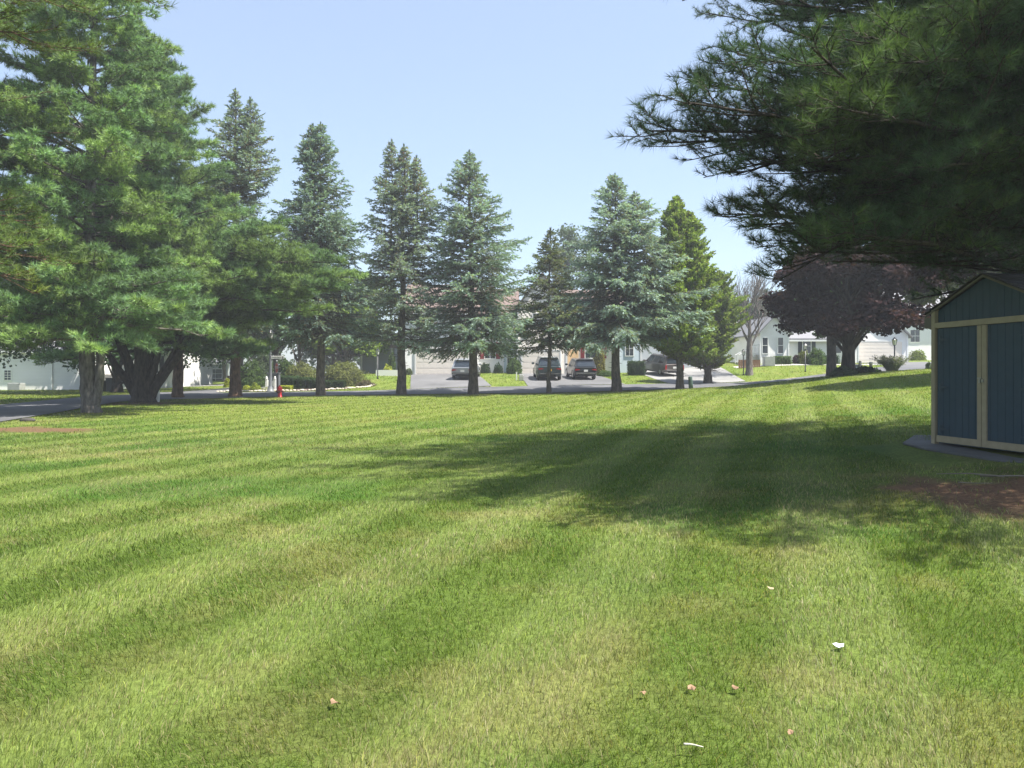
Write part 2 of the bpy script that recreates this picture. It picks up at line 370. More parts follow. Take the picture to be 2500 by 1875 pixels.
# grass blades
rng = np.random.default_rng(7)
def ring(y0, y1, dens, side=.72, pad=1.6):
    w1 = side*y1+pad; n = int(dens*2*w1*(y1-y0))
    y = rng.uniform(y0, y1, n); x = rng.uniform(-w1, w1, n); k = np.abs(x) < side*y+pad
    x = x[k]; y = y[k]; k = ~paved(x, y); return x[k], y[k]
def blades(B, x, y, h0, w0, tris):
    z = TZ(x, y); n = len(x)
    bw = bare(x, y); th = fbm(x*2.4, y*2.4, 55, 3)
    keep = rng.random(n) > np.clip(bw*1.02, 0, .97)
    keep &= ~((x > 5.35) & (x < 9) & (y > 9.9) & (y < 12.3))
    x, y, z, th, bw = x[keep], y[keep], z[keep], th[keep], bw[keep]; n = len(x)
    st = stripe(x, y)
    h = h0*rng.uniform(.55, 1.25, n)*(.7+.6*th); w = w0*rng.uniform(.7, 1.3, n)
    az = rng.uniform(0, 2*np.pi, n); lean = rng.uniform(.15, .9, n)
    # mown one way or the other along the stripes
    dx = np.cos(az)*lean+math.sin(R(20))*st*.55; dy = np.sin(az)*lean+math.cos(R(20))*st*.55
    flat = rng.random(n) < .10; dx[flat] *= 2.2; dy[flat] *= 2.2
    up = np.ones(n); L_ = np.sqrt(dx*dx+dy*dy+up); dx /= L_; dy /= L_; up /= L_
    a2 = rng.uniform(0, np.pi, n); sx = np.cos(a2)*w/2; sy = np.sin(a2)*w/2
    b0 = np.stack([x-sx, y-sy, z], 1); b1 = np.stack([x+sx, y+sy, z], 1)
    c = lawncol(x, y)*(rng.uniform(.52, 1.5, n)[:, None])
    r = rng.random(n); dryk = (r < .09+.22*ss(.5, .72, fbm(x*.55, y*.55, 11, 4)))
    c[dryk] = np.array([.32, .28, .14])*rng.uniform(.6, 1.1, (dryk.sum(), 1))
    yl = (r > .90); c[yl] = c[yl]*np.array([1.75, 1.55, 1.3])
    if tris == 1:
        tp = np.stack([x+dx*h, y+dy*h, z+up*h], 1)
        V = np.stack([b0, b1, tp], 1).reshape(-1, 3); Fa = np.arange(n*3).reshape(n, 3); B.add(V, Fa, np.repeat(c, 3, 0))
    else:
        md = np.stack([x+dx*h*.45, y+dy*h*.45, z+up*h*.62], 1); s3 = np.stack([sx, sy, sx*0], 1)*.8
        tp = np.stack([x+dx*h*1.25, y+dy*h*1.25, z+up*h*.95], 1)
        V = np.stack([b0, b1, md+s3, md-s3, tp], 1).reshape(-1, 3); k = np.arange(n)[:, None]*5
        c5 = np.repeat(c, 5, 0).reshape(n, 5, 3)
        B.add(V, np.concatenate([k+np.array([[0, 1, 2]]), k+np.array([[0, 2, 3]]), k+np.array([[3, 2, 4]])]), c5.reshape(-1, 3))
B = NP()
for (y0, y1, d, h, w, tr) in [(1.0,3.4,7600,.044,.0026,3),(3.4,4.8,5200,.045,.0030,3),(4.8,6.5,3000,.050,.0042,3),(6.5,9,1700,.050,.0055,3),
      (9,13,900,.050,.008,1),(13,19,430,.052,.012,1),(19,28,200,.055,.017,1),(28,42,95,.06,.025,1),(42,56,55,.065,.035,1)]:
    blades(B, *ring(y0, y1, d), h, w, tr)
x = rng.uniform(-14, 34, 26000); y = rng.uniform(54, 76, 26000); k = ~paved(x, y); blades(B, x[k], y[k], .09, .05, 1)
x = rng.uniform(-44, -22, 9000); y = rng.uniform(36, 70, 9000); k = ~paved(x, y); blades(B, x[k], y[k], .08, .045, 1)
gr = B.build('grass', M['grass']); tag(gr, kind='stuff')
print('grass', B.n)
# ------------------------------------------------------------------ vegetation toolkit
def unit(v): return v/(np.linalg.norm(v, axis=-1, keepdims=True)+1e-9)
def tubes_batch(B, PT, RD, n, col=(1, 1, 1)):
    """PT (b,k,3), RD (b,k): many tubes at once"""
    b, k, _ = PT.shape
    T = unit(np.gradient(PT, axis=1)); up = np.where((np.abs(T[..., 2:3]) > .9), np.array([1., 0, 0]), np.array([0, 0, 1.]))
    A = unit(np.cross(T, up)); Bn = np.cross(T, A); a = np.arange(n)*2*np.pi/n
    V = PT[:, :, None]+RD[:, :, None, None]*(np.cos(a)[:, None]*A[:, :, None]+np.sin(a)[:, None]*Bn[:, :, None])
    base = (np.arange(b)*k*n)[:, None, None]; i = (np.arange(k-1)*n)[None, :, None]; j = np.arange(n)[None, None]; j2 = (j+1) % n
    Fq = np.stack([base+i+j, base+i+j2, base+i+n+j2, base+i+n+j], -1).reshape(-1, 4)
    B.add(V.reshape(-1, 3), Fq, col)
def prim(B0, az, L, a, c, s):
    """curved primary: points at parameter s (.., k)"""
    h = np.stack([np.cos(az), np.sin(az)], -1)
    xy = B0[..., None, :2]+h[..., None, :]*(L[..., None]*s)[..., None]
    z = B0[..., None, 2]+L[..., None]*(a[..., None]*s+c[..., None]*s*s)
    return np.concatenate([xy, z[..., None]], -1)
def kids(rng, cnt):
    idx = np.repeat(np.arange(len(cnt)), cnt); st = np.repeat(np.cumsum(cnt)-cnt, cnt); return idx, np.arange(len(idx))-st
def quads(B, P, D, S, W, col, rng, flat=None):
    """diamond blades: P base, D direction, length S, width W"""
    n = len(P); r = unit(rng.normal(size=(n, 3)))
    if flat is not None: r = unit(r*flat+np.array([0, 0, 1.])*(1-flat))
    sd = unit(np.cross(D, r)); m = P+D*S[:, None]*.45
    V = np.stack([P, m+sd*W[:, None]/2, P+D*S[:, None], m-sd*W[:, None]/2], 1).reshape(-1, 3)
    B.add(V, np.arange(n*4).reshape(n, 4), np.repeat(col, 4, 0))
def tufts(B, P, D, S, W, col, rng, k=9, spread=1.05):
    """needle tufts: k thin triangles fanned round D"""
    n = len(P); d = unit(D[:, None]+rng.normal(size=(n, k, 3))*spread*.6); d = unit(d+np.array([0, 0, -.06]))
    sd = unit(np.cross(d, rng.normal(size=(n, k, 3))))*W[:, None, None]/2; ln = S[:, None]*rng.uniform(.7, 1.1, (n, k))
    p = P[:, None]; V = np.stack([p-sd, p+sd, p+d*ln[..., None]], 2).reshape(-1, 3)
    c = np.repeat(col, k*3, 0)*rng.uniform(.8, 1.2, (n*k, 1)).repeat(3, 0)
    B.add(V, np.arange(n*k*3).reshape(-1, 3), c)

def root_flare(R0, z): return R0*(1+.35*np.exp(-z/.35))
def conifer(label, cat, group, loc, H, r0, zb, prof, seed, leaders=((0, 0, 0, 1.0),), base=(.13, .18, .16), name='spruce_tree', slopes=(.8, -.22), dens=1.0, shoot=.19, wid=.066,
            cones=0., bare_z=None, bare_amt=0., barkm='bark', up=False, crown_pts=None):
    rng = np.random.default_rng(seed); root = empty(name, loc, 0, label, cat, group)
    T = NP(); Fo = NP()
    P0s = []; AZ = []; LL = []; SA = []; CC = []; TT = []
    for li, (dx, dy, zf, hf) in enumerate(leaders):
        ztop = H*hf; z0 = zf*H
        zz = np.linspace(z0, ztop, 14)
        wob = .05*np.sin(zz*.9+seed+li); e = ss(z0, z0+.12*H, zz) if zf > 0 else zz/H
        px = dx*e+wob; py = dy*e+.05*np.cos(zz*.8+seed)
        rad = (r0*(1-z0/H)**.9*.62 if zf > 0 else r0)*np.clip(1-(zz-z0)/(ztop-z0), .02, 1)**.85
        if zf == 0:
            zz2 = np.r_[[-.15, .0, .15, .35, .7], zz[1:]]; px = np.r_[[0]*5, px[1:]]; py = np.r_[[0]*5, py[1:]]
            rad = np.r_[root_flare(r0, np.array([-.1, 0, .15, .35, .7])), rad[1:]]; zq = zz2
        else: zq = zz
        v, f = tube_np(np.stack([px, py, zq], 1), rad, 10); 
        v[:, :2] += .04*r0/.3*(vn(v[:, 2]*3+v[:, 0]*9, np.arctan2(v[:, 1], v[:, 0])*3, seed)-.5)[:, None]
        T.add(v, f, (1, 1, 1))
        z = zb if zf == 0 else z0+.02*H
        zl = []
        while z < ztop-.12: zl.append(z); z += .068/dens*rng.uniform(.6, 1.4)*(1 if z < ztop*.85 else .8)
        zl = np.array(zl); n = len(zl); az = np.arange(n)*2.39996+rng.uniform(-.5, .5, n)+rng.uniform(0, 6)
        u = np.clip((zl-zb)/(ztop-zb), 0, 1)
        L_ = np.array([prof(q) for q in u])*rng.uniform(.62 if not up else .8, 1.15 if not up else 1.05, n)*((.78 if not up else .88)+(.44 if not up else .24)*vn(zl*.8, np.sin(az)*1.2+np.cos(az)*.7, seed+8))
        if zf > 0 or len(leaders) > 1: # facing the sister leader: shorter
            cx = np.interp(zl, zq, px); fac = np.cos(az)*np.sign(dx if dx else -leaders[-1][0]); L_ = np.where((fac < 0) & (u > zf) if True else False, L_*.75, L_)
        keep = np.ones(n, bool)
        gap = vn(zl*.9, az*1.3, seed+3) ; keep &= ~((gap > .78) & (u < .8))
        bx = np.interp(zl, zq, px); by = np.interp(zl, zq, py)
        B0 = np.stack([bx, by, zl], 1)
        a = slopes[1]+(slopes[0]-slopes[1])*u**1.3+rng.uniform(-.12, .12, n); c_ = (.16-.26*u)+rng.uniform(-.05, .05, n)
        P0s.append(B0[keep]); AZ.append(az[keep]); LL.append(np.maximum(L_[keep], .08)); SA.append(a[keep]); CC.append(c_[keep]); TT.append(u[keep])
    P0 = np.concatenate(P0s); az = np.concatenate(AZ); L_ = np.concatenate(LL); a = np.concatenate(SA); c_ = np.concatenate(CC); u = np.concatenate(TT)
    s = np.linspace(0, 1, 5); PT = prim(P0, az, L_, a, c_, np.broadcast_to(s, (len(P0), 5)))
    rd = (.010+.011*L_)[:, None]*(1-.8*s)[None]
    tubes_batch(T, PT, rd, 4)
    ns = 26; az_ = rng.uniform(0, 6.28, ns); z_ = rng.uniform(.9, zb+.6, ns); l_ = rng.uniform(.12, .9, ns)*np.clip(z_/zb, .3, 1); d_ = np.stack([np.cos(az_), np.sin(az_), rng.uniform(-.35, .15, ns)], 1); b_ = np.stack([z_*0, z_*0, z_], 1)
    tubes_batch(T, np.stack([b_, b_+d_*(r0*.9+l_*.5)[:, None], b_+d_*(r0*.9+l_)[:, None]+rng.normal(size=(ns, 3))*.05], 1), np.tile([.022, .014, .006], (ns, 1)), 4)
    # secondaries
    cnt = np.ceil(L_*9.5*dens**.5).astype(int)+3; idx, k = kids(rng, cnt)
    s2 = .12+.88*(k+rng.random(len(k)))/cnt[idx]; s2 = np.clip(s2, 0, 1)
    q = prim(P0[idx], az[idx], L_[idx], a[idx], c_[idx], s2[:, None])[:, 0]
    side = np.where(k % 2, 1, -1)*np.radians(rng.uniform(28, 68, len(k)))*(1-.35*s2); az2 = az[idx]+side
    l2 = np.minimum((np.minimum(.22, .05+.35*L_[idx])+.42*L_[idx]*(1-s2)**.8)*rng.uniform(.5, 1.2, len(k)), 1.15); sl = a[idx]+2*c_[idx]*s2+(rng.uniform(.0, .5, len(k)) if up else rng.uniform(-.75, .18, len(k)))
    bareb = np.zeros(len(idx), bool)
    if bare_z: bareb = (rng.random(len(idx)) < bare_amt*(1-s2*.5)) & (q[:, 2] > bare_z[0]) & (q[:, 2] < bare_z[1])
    D2 = unit(np.stack([np.cos(az2), np.sin(az2), sl], 1))
    bi = np.where(bareb | (rng.random(len(idx)) < .12))[0]
    if len(bi):
        e = q[bi]+D2[bi]*l2[bi][:, None]; tubes_batch(T, np.stack([q[bi], e], 1), np.tile([.009, .004], (len(bi), 1)), 3)
    g = np.where(~bareb)[0]; cnt3 = np.ceil(l2[g]/(.042 if shoot < .2 else .06)).astype(int)+1; i3, k3 = kids(rng, cnt3)
    t = (k3+rng.random(len(k3)))/cnt3[i3]; gi = g[i3]
    p3 = q[gi]+D2[gi]*(l2[gi]*t)[:, None]; p3[:, 2] -= .10*t*t*l2[gi]
    jit = rng.normal(size=(len(t), 3))*(.75 if up else .36); lat = np.cross(D2[gi], [0, 0, 1.])*(np.where(k3 % 2, 1, -1)*.65*(1-t*.6))[:, None]
    d3 = unit(D2[gi]+lat+jit+np.array([0, 0, .25 if up else .05])); S = shoot*rng.uniform(.65, 1.2, len(t)); W = wid*rng.uniform(.7, 1.3, len(t))
    bc = np.array(base); br = rng.uniform(.8, 1.22, len(P0)); b2 = rng.uniform(.78, 1.25, len(idx)); col = bc*(br[idx][gi]*b2[gi]*rng.uniform(.75, 1.3, len(t)))[:, None]
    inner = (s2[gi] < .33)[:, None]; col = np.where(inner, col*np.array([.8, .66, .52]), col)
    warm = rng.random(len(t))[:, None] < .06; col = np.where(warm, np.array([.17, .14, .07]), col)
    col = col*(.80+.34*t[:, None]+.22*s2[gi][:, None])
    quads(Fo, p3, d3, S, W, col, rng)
    # leader tips
    for (dx, dy, zf, hf) in leaders:
        n = 60; zt = H*hf-rng.random(n)**1.5*.9; aa = rng.uniform(0, 6.28, n); d = unit(np.stack([np.cos(aa)*.35, np.sin(aa)*.35, np.ones(n)], 1))
        quads(Fo, np.stack([np.full(n, dx), np.full(n, dy), zt], 1), d, np.full(n, shoot*1.1), np.full(n, wid), np.tile(bc, (n, 1)), rng)
    if cones:
        w = np.where((u[idx] > .72) & (rng.random(len(idx)) < cones) & (s2 > .25))[0]; w = np.repeat(w, 2)
        pc = q[w]+rng.normal(size=(len(w), 3))*.07; cc = np.array([.30, .19, .12])*rng.uniform(.6, 1.3, (len(w), 1))
        quads(Fo, pc, unit(np.tile([0, 0, -1.], (len(w), 1))+rng.normal(size=(len(w), 3))*.35), np.full(len(w), .15), np.full(len(w), .07), cc, rng)
    T.build('trunk', M[barkm], root, True); Fo.build('crown', M['leaf'], root)
    return root

def pine(label, cat, group, loc, trunks, H, branches, seed, base=(.085, .14, .07), tuftS=.2, tuftW=.02, k=9, br_r=.0115, d3_=3.8, name='pine_tree', barkm='bark_red', gapf=1.0, tsp=.13):
    """trunks: list of (points, radii); branches: array rows (x,y,z, az, L, slope, curve)"""
    rng = np.random.default_rng(seed); root = empty(name, loc, 0, label, cat, group); T = NP(); Fo = NP()
    for (p, r) in trunks:
        p = np.array(p, float); q = catmull(p, 6); rr = np.interp(np.linspace(0, 1, len(q)), np.linspace(0, 1, len(r)), r)
        v, f = tube_np(q, rr, 12); v[:, :2] += (.10*rr.repeat(12)*(vn(v[:, 2]*4, np.arange(len(v)) % 12, seed)-.5)*2)[:, None]; T.add(v, f, (1, 1, 1))
    Bq = np.array(branches, float); P0 = Bq[:, :3]; az, L_, a, c_ = Bq[:, 3:].T
    s = np.linspace(0, 1, 7); PT = prim(P0, az, L_, a, c_, np.broadcast_to(s, (len(P0), 7)))
    PT[:, 1:, :] += rng.normal(size=(len(P0), 6, 3))*.04*L_[:, None, None]**.5
    tubes_batch(T, PT, (.012+br_r*L_)[:, None]*(1-.85*s)[None], 6)
    def along(i, sv):
        x = sv*6; f0 = np.clip(np.floor(x).astype(int), 0, 5); fr = (x-f0)[:, None]; return PT[i, f0]*(1-fr)+PT[i, f0+1]*fr
    cnt = np.ceil(L_*3.4).astype(int)+2; idx, kk = kids(rng, cnt); s2 = .18+.82*(kk+rng.random(len(kk)))/cnt[idx]
    q = along(idx, s2); sd = np.where(kk % 2, 1, -1); az2 = az[idx]+sd*np.radians(rng.uniform(25, 60, len(kk)))*(1-.45*s2)
    l2 = (.35+.36*L_[idx]*(1-s2)**.85)*rng.uniform(.6, 1.15, len(kk)); l2 = np.minimum(l2, 2.6)
    D2 = unit(np.stack([np.cos(az2), np.sin(az2), a[idx]*.7+2*c_[idx]*s2*.7+rng.uniform(-.22, .50, len(kk))], 1))
    E = np.stack([q, q+D2*(l2*.5)[:, None]+np.array([0, 0, -.03]), q+D2*l2[:, None]], 1); tubes_batch(T, E, (.006+.007*l2)[:, None]*np.array([1, .7, .35]), 4)
    c3 = np.ceil(l2*d3_).astype(int)+2; i3, k3 = kids(rng, c3); t3 = .2+.8*(k3+rng.random(len(k3)))/c3[i3]
    q3 = q[i3]+D2[i3]*(l2[i3]*t3)[:, None]; az3 = az2[i3]+np.where(k3 % 2, 1, -1)*np.radians(rng.uniform(15, 60, len(k3)))
    l3 = np.minimum(.16+.35*l2[i3]*(1-t3)*rng.uniform(.6, 1.2, len(k3)), .7)
    D3 = unit(np.stack([np.cos(az3), np.sin(az3), rng.uniform(-.2, .9, len(k3))], 1))
    E = np.stack([q3, q3+D3*l3[:, None]], 1); tubes_batch(T, E, np.tile([.007, .004], (len(q3), 1)), 3)
    c4 = np.ceil(l3/tsp).astype(int)+1; i4, k4 = kids(rng, c4); t4 = np.clip((k4+rng.random(len(k4))*.6+.4)/c4[i4], 0, 1)
    p4 = q3[i4]+D3[i4]*(l3[i4]*t4)[:, None]; d4 = unit(D3[i4]+rng.normal(size=(len(t4), 3))*.25+np.array([0, 0, .25]))
    keep = rng.random(len(t4)) < gapf; p4 = p4[keep]; d4 = d4[keep]; i4 = i4[keep]; n = len(p4)
    br = rng.uniform(.78, 1.25, len(P0)); b2 = rng.uniform(.85, 1.15, len(q))
    col = np.array(base)*(br[idx][i3][i4]*b2[i3][i4]*rng.uniform(.6, 1.45, n))[:, None]
    ylw = (vn(p4[:, 0]*.9, p4[:, 2]*.9+p4[:, 1]*.3, seed+9) > .56)[:, None]; col = np.where(ylw, col*np.array([1.32, 1.18, .9]), col)
    tufts(Fo, p4, d4, tuftS*rng.uniform(.75, 1.2, n), np.full(n, tuftW), col, rng, k)
    T.build('trunk', M[barkm], root, True); Fo.build('crown', M['leaf'], root); print(label[:30], 'tufts', n)
    return root

def leafcloud(Fo, rng, C_, Rr, n, size, base, flat=.35, var=.25, squash=.6):
    """C_ (m,3) clump centres with radii Rr (m,)"""
    i = rng.integers(0, len(C_), n); d = unit(rng.normal(size=(n, 3))); r = rng.random(n)**.45
    p = C_[i]+d*(Rr[i]*r)[:, None]*np.array([1, 1, squash])
    nrm = unit(rng.normal(size=(n, 3))*.7+np.array([0, 0, .9])+d*.5); t = unit(np.cross(nrm, rng.normal(size=(n, 3)))); S = size*rng.uniform(.65, 1.25, n)
    b = np.cross(nrm, t); W = S*.42
    cb = rng.uniform(1-var, 1+var, len(C_)); col = np.array(base)*(cb[i]*rng.uniform(.75, 1.25, n))[:, None]
    V = np.stack([p-t*S[:, None]/2, p+b*W[:, None]-nrm*S[:, None]*.12, p+t*S[:, None]/2-nrm*S[:, None]*.1, p-b*W[:, None]-nrm*S[:, None]*.12], 1).reshape(-1, 3)
    Fo.add(V, np.arange(n*4).reshape(n, 4), np.repeat(col, 4, 0))

def broadleaf(label, group, loc, H, zc, rx, seed, base, n=14000, size=.22, r0=.22, name='deciduous_tree', clumps=90, barkm='bark_grey', ry=None, flat_bottom=.0, forks=7, lay=.55, cat='tree', rz=None):
    rng = np.random.default_rng(seed); root = empty(name, loc, 0, label, cat, group); T = NP(); Fo = NP(); ry = ry or rx
    cz = (H+zc)/2; hz = (H-zc)/2
    d = unit(rng.normal(size=(clumps, 3))); d[:, 2] = np.where(d[:, 2] < -.55, -d[:, 2], d[:, 2]); d[:, 2] = np.where(d[:, 2] < 0, -np.abs(d[:, 2])**.45, d[:, 2]); r = rng.uniform(.35, 1, clumps)**.6*.86
    w = 1+.16*(vn(d[:, 0]*3+5, d[:, 1]*3+d[:, 2]*2, seed)-.5)*2
    Cc = d*r[:, None]*w[:, None]*np.array([rx, ry, hz])+np.array([0, 0, cz]); Rr = rng.uniform(.16, .30, clumps)*min(rx, hz)*1.1
    # trunk and limbs
    tz = zc+.25*(H-zc); zq = np.array([-.15, 0, .2, .5, zc*.6+.3, zc+.3, tz, cz, H-.25*hz]); zq = np.maximum.accumulate(zq+np.arange(9)*.02)
    rad = r0*np.array([1.45, 1.35, 1.15, 1.03, .95, .85, .6, .35, .08]); xq = .06*np.sin(zq*.7+seed)*np.clip(zq, 0, 3)
    v, f = tube_np(np.stack([xq, xq*.4, zq], 1), rad, 12); T.add(v, f, (1, 1, 1))
    for c0 in Cc[:max(forks*5, 30)]:
        zs = min(rng.uniform(zc*.85, cz), c0[2]-.1); st = np.array([np.interp(zs, zq, xq), 0, zs]); md = st*.5+c0*.5+np.array([0, 0, .12*hz*rng.uniform(-.6, 1.2)])
        P = np.stack([st, st*.62+md*.42-np.array([0,0,.02]), md, md*.45+c0*.55, c0]); r1 = rng.uniform(.18, .36)*r0; v, f = tube_np(P, r1*np.array([1, .8, .6, .4, .15]), 5); T.add(v, f, (1, 1, 1))
    leafcloud(Fo, rng, Cc, Rr, n, size, base, squash=lay)
    T.build('trunk', M[barkm], root, True); Fo.build('crown', M['broad'], root)
    return root

def shrub(label, loc, rx, ry, h, seed, base, n=2600, size=.10, group=None, name='shrub', box=False, cat='shrub', mat='broad', rz=0):
    rng = np.random.default_rng(seed); u = rng.random(n); v = rng.random(n)*2*np.pi
    ct = 1-u**1.1*1.0; st = np.sqrt(1-ct**2)
    if box:
        p = rng.uniform(-1, 1, (n, 3)); ax = rng.integers(0, 3, n); sg = np.sign(rng.uniform(-1, 1, n)); p[np.arange(n), ax] = np.where(ax == 2, 1, sg); p[:, 2] = (p[:, 2]+1)/2
        d = unit(p*np.array([1, 1, 1.])); p = p*(1+.0*u[:, None])
    else:
        p = np.stack([np.cos(v)*st, np.sin(v)*st, ct], 1); d = p.copy()
    wb = 1+.22*(vn(p[:, 0]*3.3+seed, p[:, 1]*3.3+p[:, 2]*3, seed)-.5)*2+.10*(vn(p[:, 0]*9, p[:, 1]*9+p[:, 2]*7, seed+2)-.5)*2
    if box: wb = 1+.06*(vn(p[:, 0]*5, p[:, 1]*5+p[:, 2]*5, seed)-.5)*2
    wb = wb*rng.uniform(.86, 1.02, n)
    P = p*wb[:, None]*np.array([rx, ry, h])
    nrm = unit(d/np.array([rx, ry, h])*min(rx, h)+rng.normal(size=(n, 3))*.55); t = unit(np.cross(nrm, rng.normal(size=(n, 3)))); b = np.cross(nrm, t); S = size*rng.uniform(.6, 1.3, n)
    col = np.array(base)*((.75+.5*vn(p[:, 0]*4, p[:, 2]*4+p[:, 1], seed+5))*rng.uniform(.75, 1.3, n))[:, None]
    V = np.stack([P-t*S[:, None]/2, P+b*(S*.35)[:, None], P+t*S[:, None]/2+nrm*S[:, None]*.25, P-b*(S*.35)[:, None]], 1).reshape(-1, 3)
    Fo = NP(); Fo.add(V, np.arange(n*4).reshape(n, 4), np.repeat(col, 4, 0))
    # opaque twiggy core so the shrub is not hollow
    K = 14; th = np.linspace(0, 2*np.pi, K, endpoint=False); zz = np.array([-.05, .3, .6, .8, .86]); rr = np.array([.82, .8, .62, .35, .02]) if not box else np.array([.9, .9, .9, .88, .02])
    if box: zz = np.array([-.05, .3, .6, .9, .92])
    Vc = np.stack([rr[:, None]*np.cos(th)*rx, rr[:, None]*np.sin(th)*ry, np.broadcast_to(zz[:, None]*h, (5, K))], -1).reshape(-1, 3)
    if box:
        Vc = np.stack([np.clip(rr[:, None]*np.cos(th)*1.4, -.9, .9)*rx*np.minimum(1, rr[:, None]*1.2), np.clip(rr[:, None]*np.sin(th)*1.4, -.9, .9)*ry*np.minimum(1, rr[:, None]*1.2), np.broadcast_to(zz[:, None]*h, (5, K))], -1).reshape(-1, 3)
    i = np.arange(4)[:, None]*K; j = np.arange(K)[None]; Fq = np.stack([i+j, i+(j+1) % K, i+K+(j+1) % K, i+K+j], -1).reshape(-1, 4)
    Fo.add(Vc, Fq, np.array(base)*.45)
    o = Fo.build(name, M[mat]); o.location = loc; o.rotation_euler = (0, 0, rz); tag(o, label, cat, group); return o

# ------------------------------------------------------------------ the row of trees along the street
def pr(r, e=.82, lo=0, t=.12):
    def f(u): return r*1.3*((1-u)**(e+.12))*(.8+.2*min(1, u/t) if t else 1)+.04
    return f
BL = (.115, .165, .155)
ROW = 'trees in the row along the street'
Yr = 47.6; x, y, z = G(574, Yr)
conifer('tallest blue spruce of the row, rising behind the pines', 'spruce', ROW, (x, y, z-.05), 19.0, .34, 4.4, pr(3.8), 11, ((0, 0, 0, 1), (.9, .1, .62, .975)), (.155, .205, .17), cones=.10, dens=.9, barkm='bark_red')
x, y, z = G(783, 48.3)
conifer('twin-topped blue spruce nearest the red hydrant', 'spruce', ROW, (x, y, z-.05), 17.1, .27, 3.8, pr(3.5), 22, ((-.5, 0, .52, .995), (0, 0, 0, 1.0)), (.145, .205, .18), cones=.12, bare_z=(2, 7.5), bare_amt=.45)
x, y, z = G(980, 49)
conifer('blue spruce with three brown cone-laden tops', 'spruce', ROW, (x, y, z-.05), 15.9, .29, 3.3, pr(3.3, .8), 33, ((.15, 0, 0, 1.0), (-.62, 0, .45, 1.02), (.95, .1, .5, .955)), (.18, .23, .20), cones=.5, bare_z=(2.5, 10.5), bare_amt=.62, dens=.85)
x, y, z = G(1155, 49)
conifer('broad dense blue spruce in front of the silver crossover', 'spruce', ROW, (x, y, z-.05), 15.5, .31, 2.9, pr(4.5, .85), 44, ((-.25, 0, 0, 1.0),), (.17, .23, .20), cones=.14, bare_z=(5, 10), bare_amt=.25, dens=1.05)
x, y, z = G(1340, 49.5)
conifer('small thin olive-green spruce, shortest of the row', 'spruce', ROW, (x, y, z-.05), 10.6, .15, 3.1, pr(2.6, .9), 55, ((.1, 0, 0, 1.0),), (.10, .12, .065), bare_z=(1.5, 8), bare_amt=.3, dens=.85)
x, y, z = G(1505, 50.3)
conifer('blue spruce with drooping silvery boughs and a forked trunk', 'spruce', ROW, (x, y, z-.05), 14.2, .31, 3.7, pr(4.3, .78), 66, ((-.1, 0, 0, 1.0), (1.2, .2, .3, .92)), (.20, .265, .24), cones=.08, slopes=(.7, -.34), dens=1.1)
x, y, z = G(1660, 51.5)
conifer('bright green arborvitae with two tops beside the green post', 'arborvitae', ROW, (x, y, z-.05), 12.9, .25, 1.9, pr(2.7, .74), 77, ((-.2, 0, 0, 1.0), (.55, .1, .3, .92)), (.155, .21, .04), name='arborvitae_tree', slopes=(1.2, .3), up=True, shoot=.19, wid=.09, dens=1.9)
x, y, z = G(1728, 60.5)
conifer('rounded bright green arborvitae at the foot of the pale driveway', 'arborvitae', None, (x, y, z-.05), 8.9, .3, 1.0, pr(2.7, .5), 78, ((0, 0, 0, 1.0), (.7, .1, .3, .95)), (.14, .19, .04), name='arborvitae_tree', slopes=(1.2, .25), up=True, shoot=.2, wid=.10, dens=1.7)

# ------------------------------------------------------------------ big white pines at the left
def crown_rows(rng, cx, cy, z0, z1, radf, n, slope=(.02, .45), tx=None, curve=.05, dirs=None):
    rows = []
    for i in range(n):
        u = (i+rng.random())/n; z = z0+(z1-z0)*u; wh = 1.05; z = wh*(math.floor(z/wh)+.5+(z/wh-math.floor(z/wh)-.5)*.5); az = i*2.39996+rng.uniform(-.4, .4)
        r = radf(u, az)*rng.uniform(.62, 1.14)*(.8+.4*float(vn(np.array([z*.5]), np.array([math.cos(az)*1.5+3.]), 9)[0]))
        ox, oy = (tx(z) if tx else (cx, cy))
        rows.append((ox, oy, z, az, r, slope[0]+(slope[1]-slope[0])*u+rng.uniform(-.08, .08), curve+rng.uniform(-.04, .04)))
    return rows
rng = np.random.default_rng(5)
# A: two-stemmed pine, nearest of the left group
x, y, z = G(222, 30)
radA = lambda u, az: (5.7*(1-u)**.66+.4)*(1-.26*max(0, math.cos(az))*min(1, u*3))
rows = crown_rows(rng, 0, 0, 3.3, 20.5, radA, 190, (-.06, .5), curve=.03)
rows += [(0, 0, 3.4, math.radians(-60), 4.4, -.20, -.04), (.3, 0, 3.4, math.radians(-95), 4.6, -.12, -.05), (0, 0, 3.1, math.radians(-120), 4.6, -.12, -.05), (0, 0, 3.2, math.radians(-35), 4.2, -.12, -.05), (0, 0, 3.3, math.radians(-160), 5.2, -.12, -.05), (.4, 0, 4.3, math.radians(-30), 4.4, -.05, -.08), (-.2, 0, 3.9, math.radians(-140), 5.0, -.06, -.05), (0, 0, 3.9, math.radians(190), 5.2, -.05, -.02),
         (.2, 0, 4.4, math.radians(-75), 4.0, .02, -.08)]
pine('tall white pine with a forked grey trunk, nearest of the left pines', 'pine', 'white pines at the left', (x, y, z-.05),
     [([(0, 0, -.1), (-.02, 0, .3), (-.08, 0, 1.2), (-.14, 0, 2.6), (-.10, 0, 5), (0, 0, 10), (.1, 0, 15), (0, 0, 20)], [.42, .36, .31, .27, .24, .18, .10, .02]),
      ([(.06, -.02, .15), (.22, -.03, .6), (.36, -.05, 1.4), (.42, -.05, 2.6), (.4, 0, 4.2), (.9, .1, 9)], [.24, .18, .16, .14, .12, .03])],
     20, rows, 101, tuftS=.27, tuftW=.030, k=9, barkm='bark_grey', base=(.150, .240, .115))
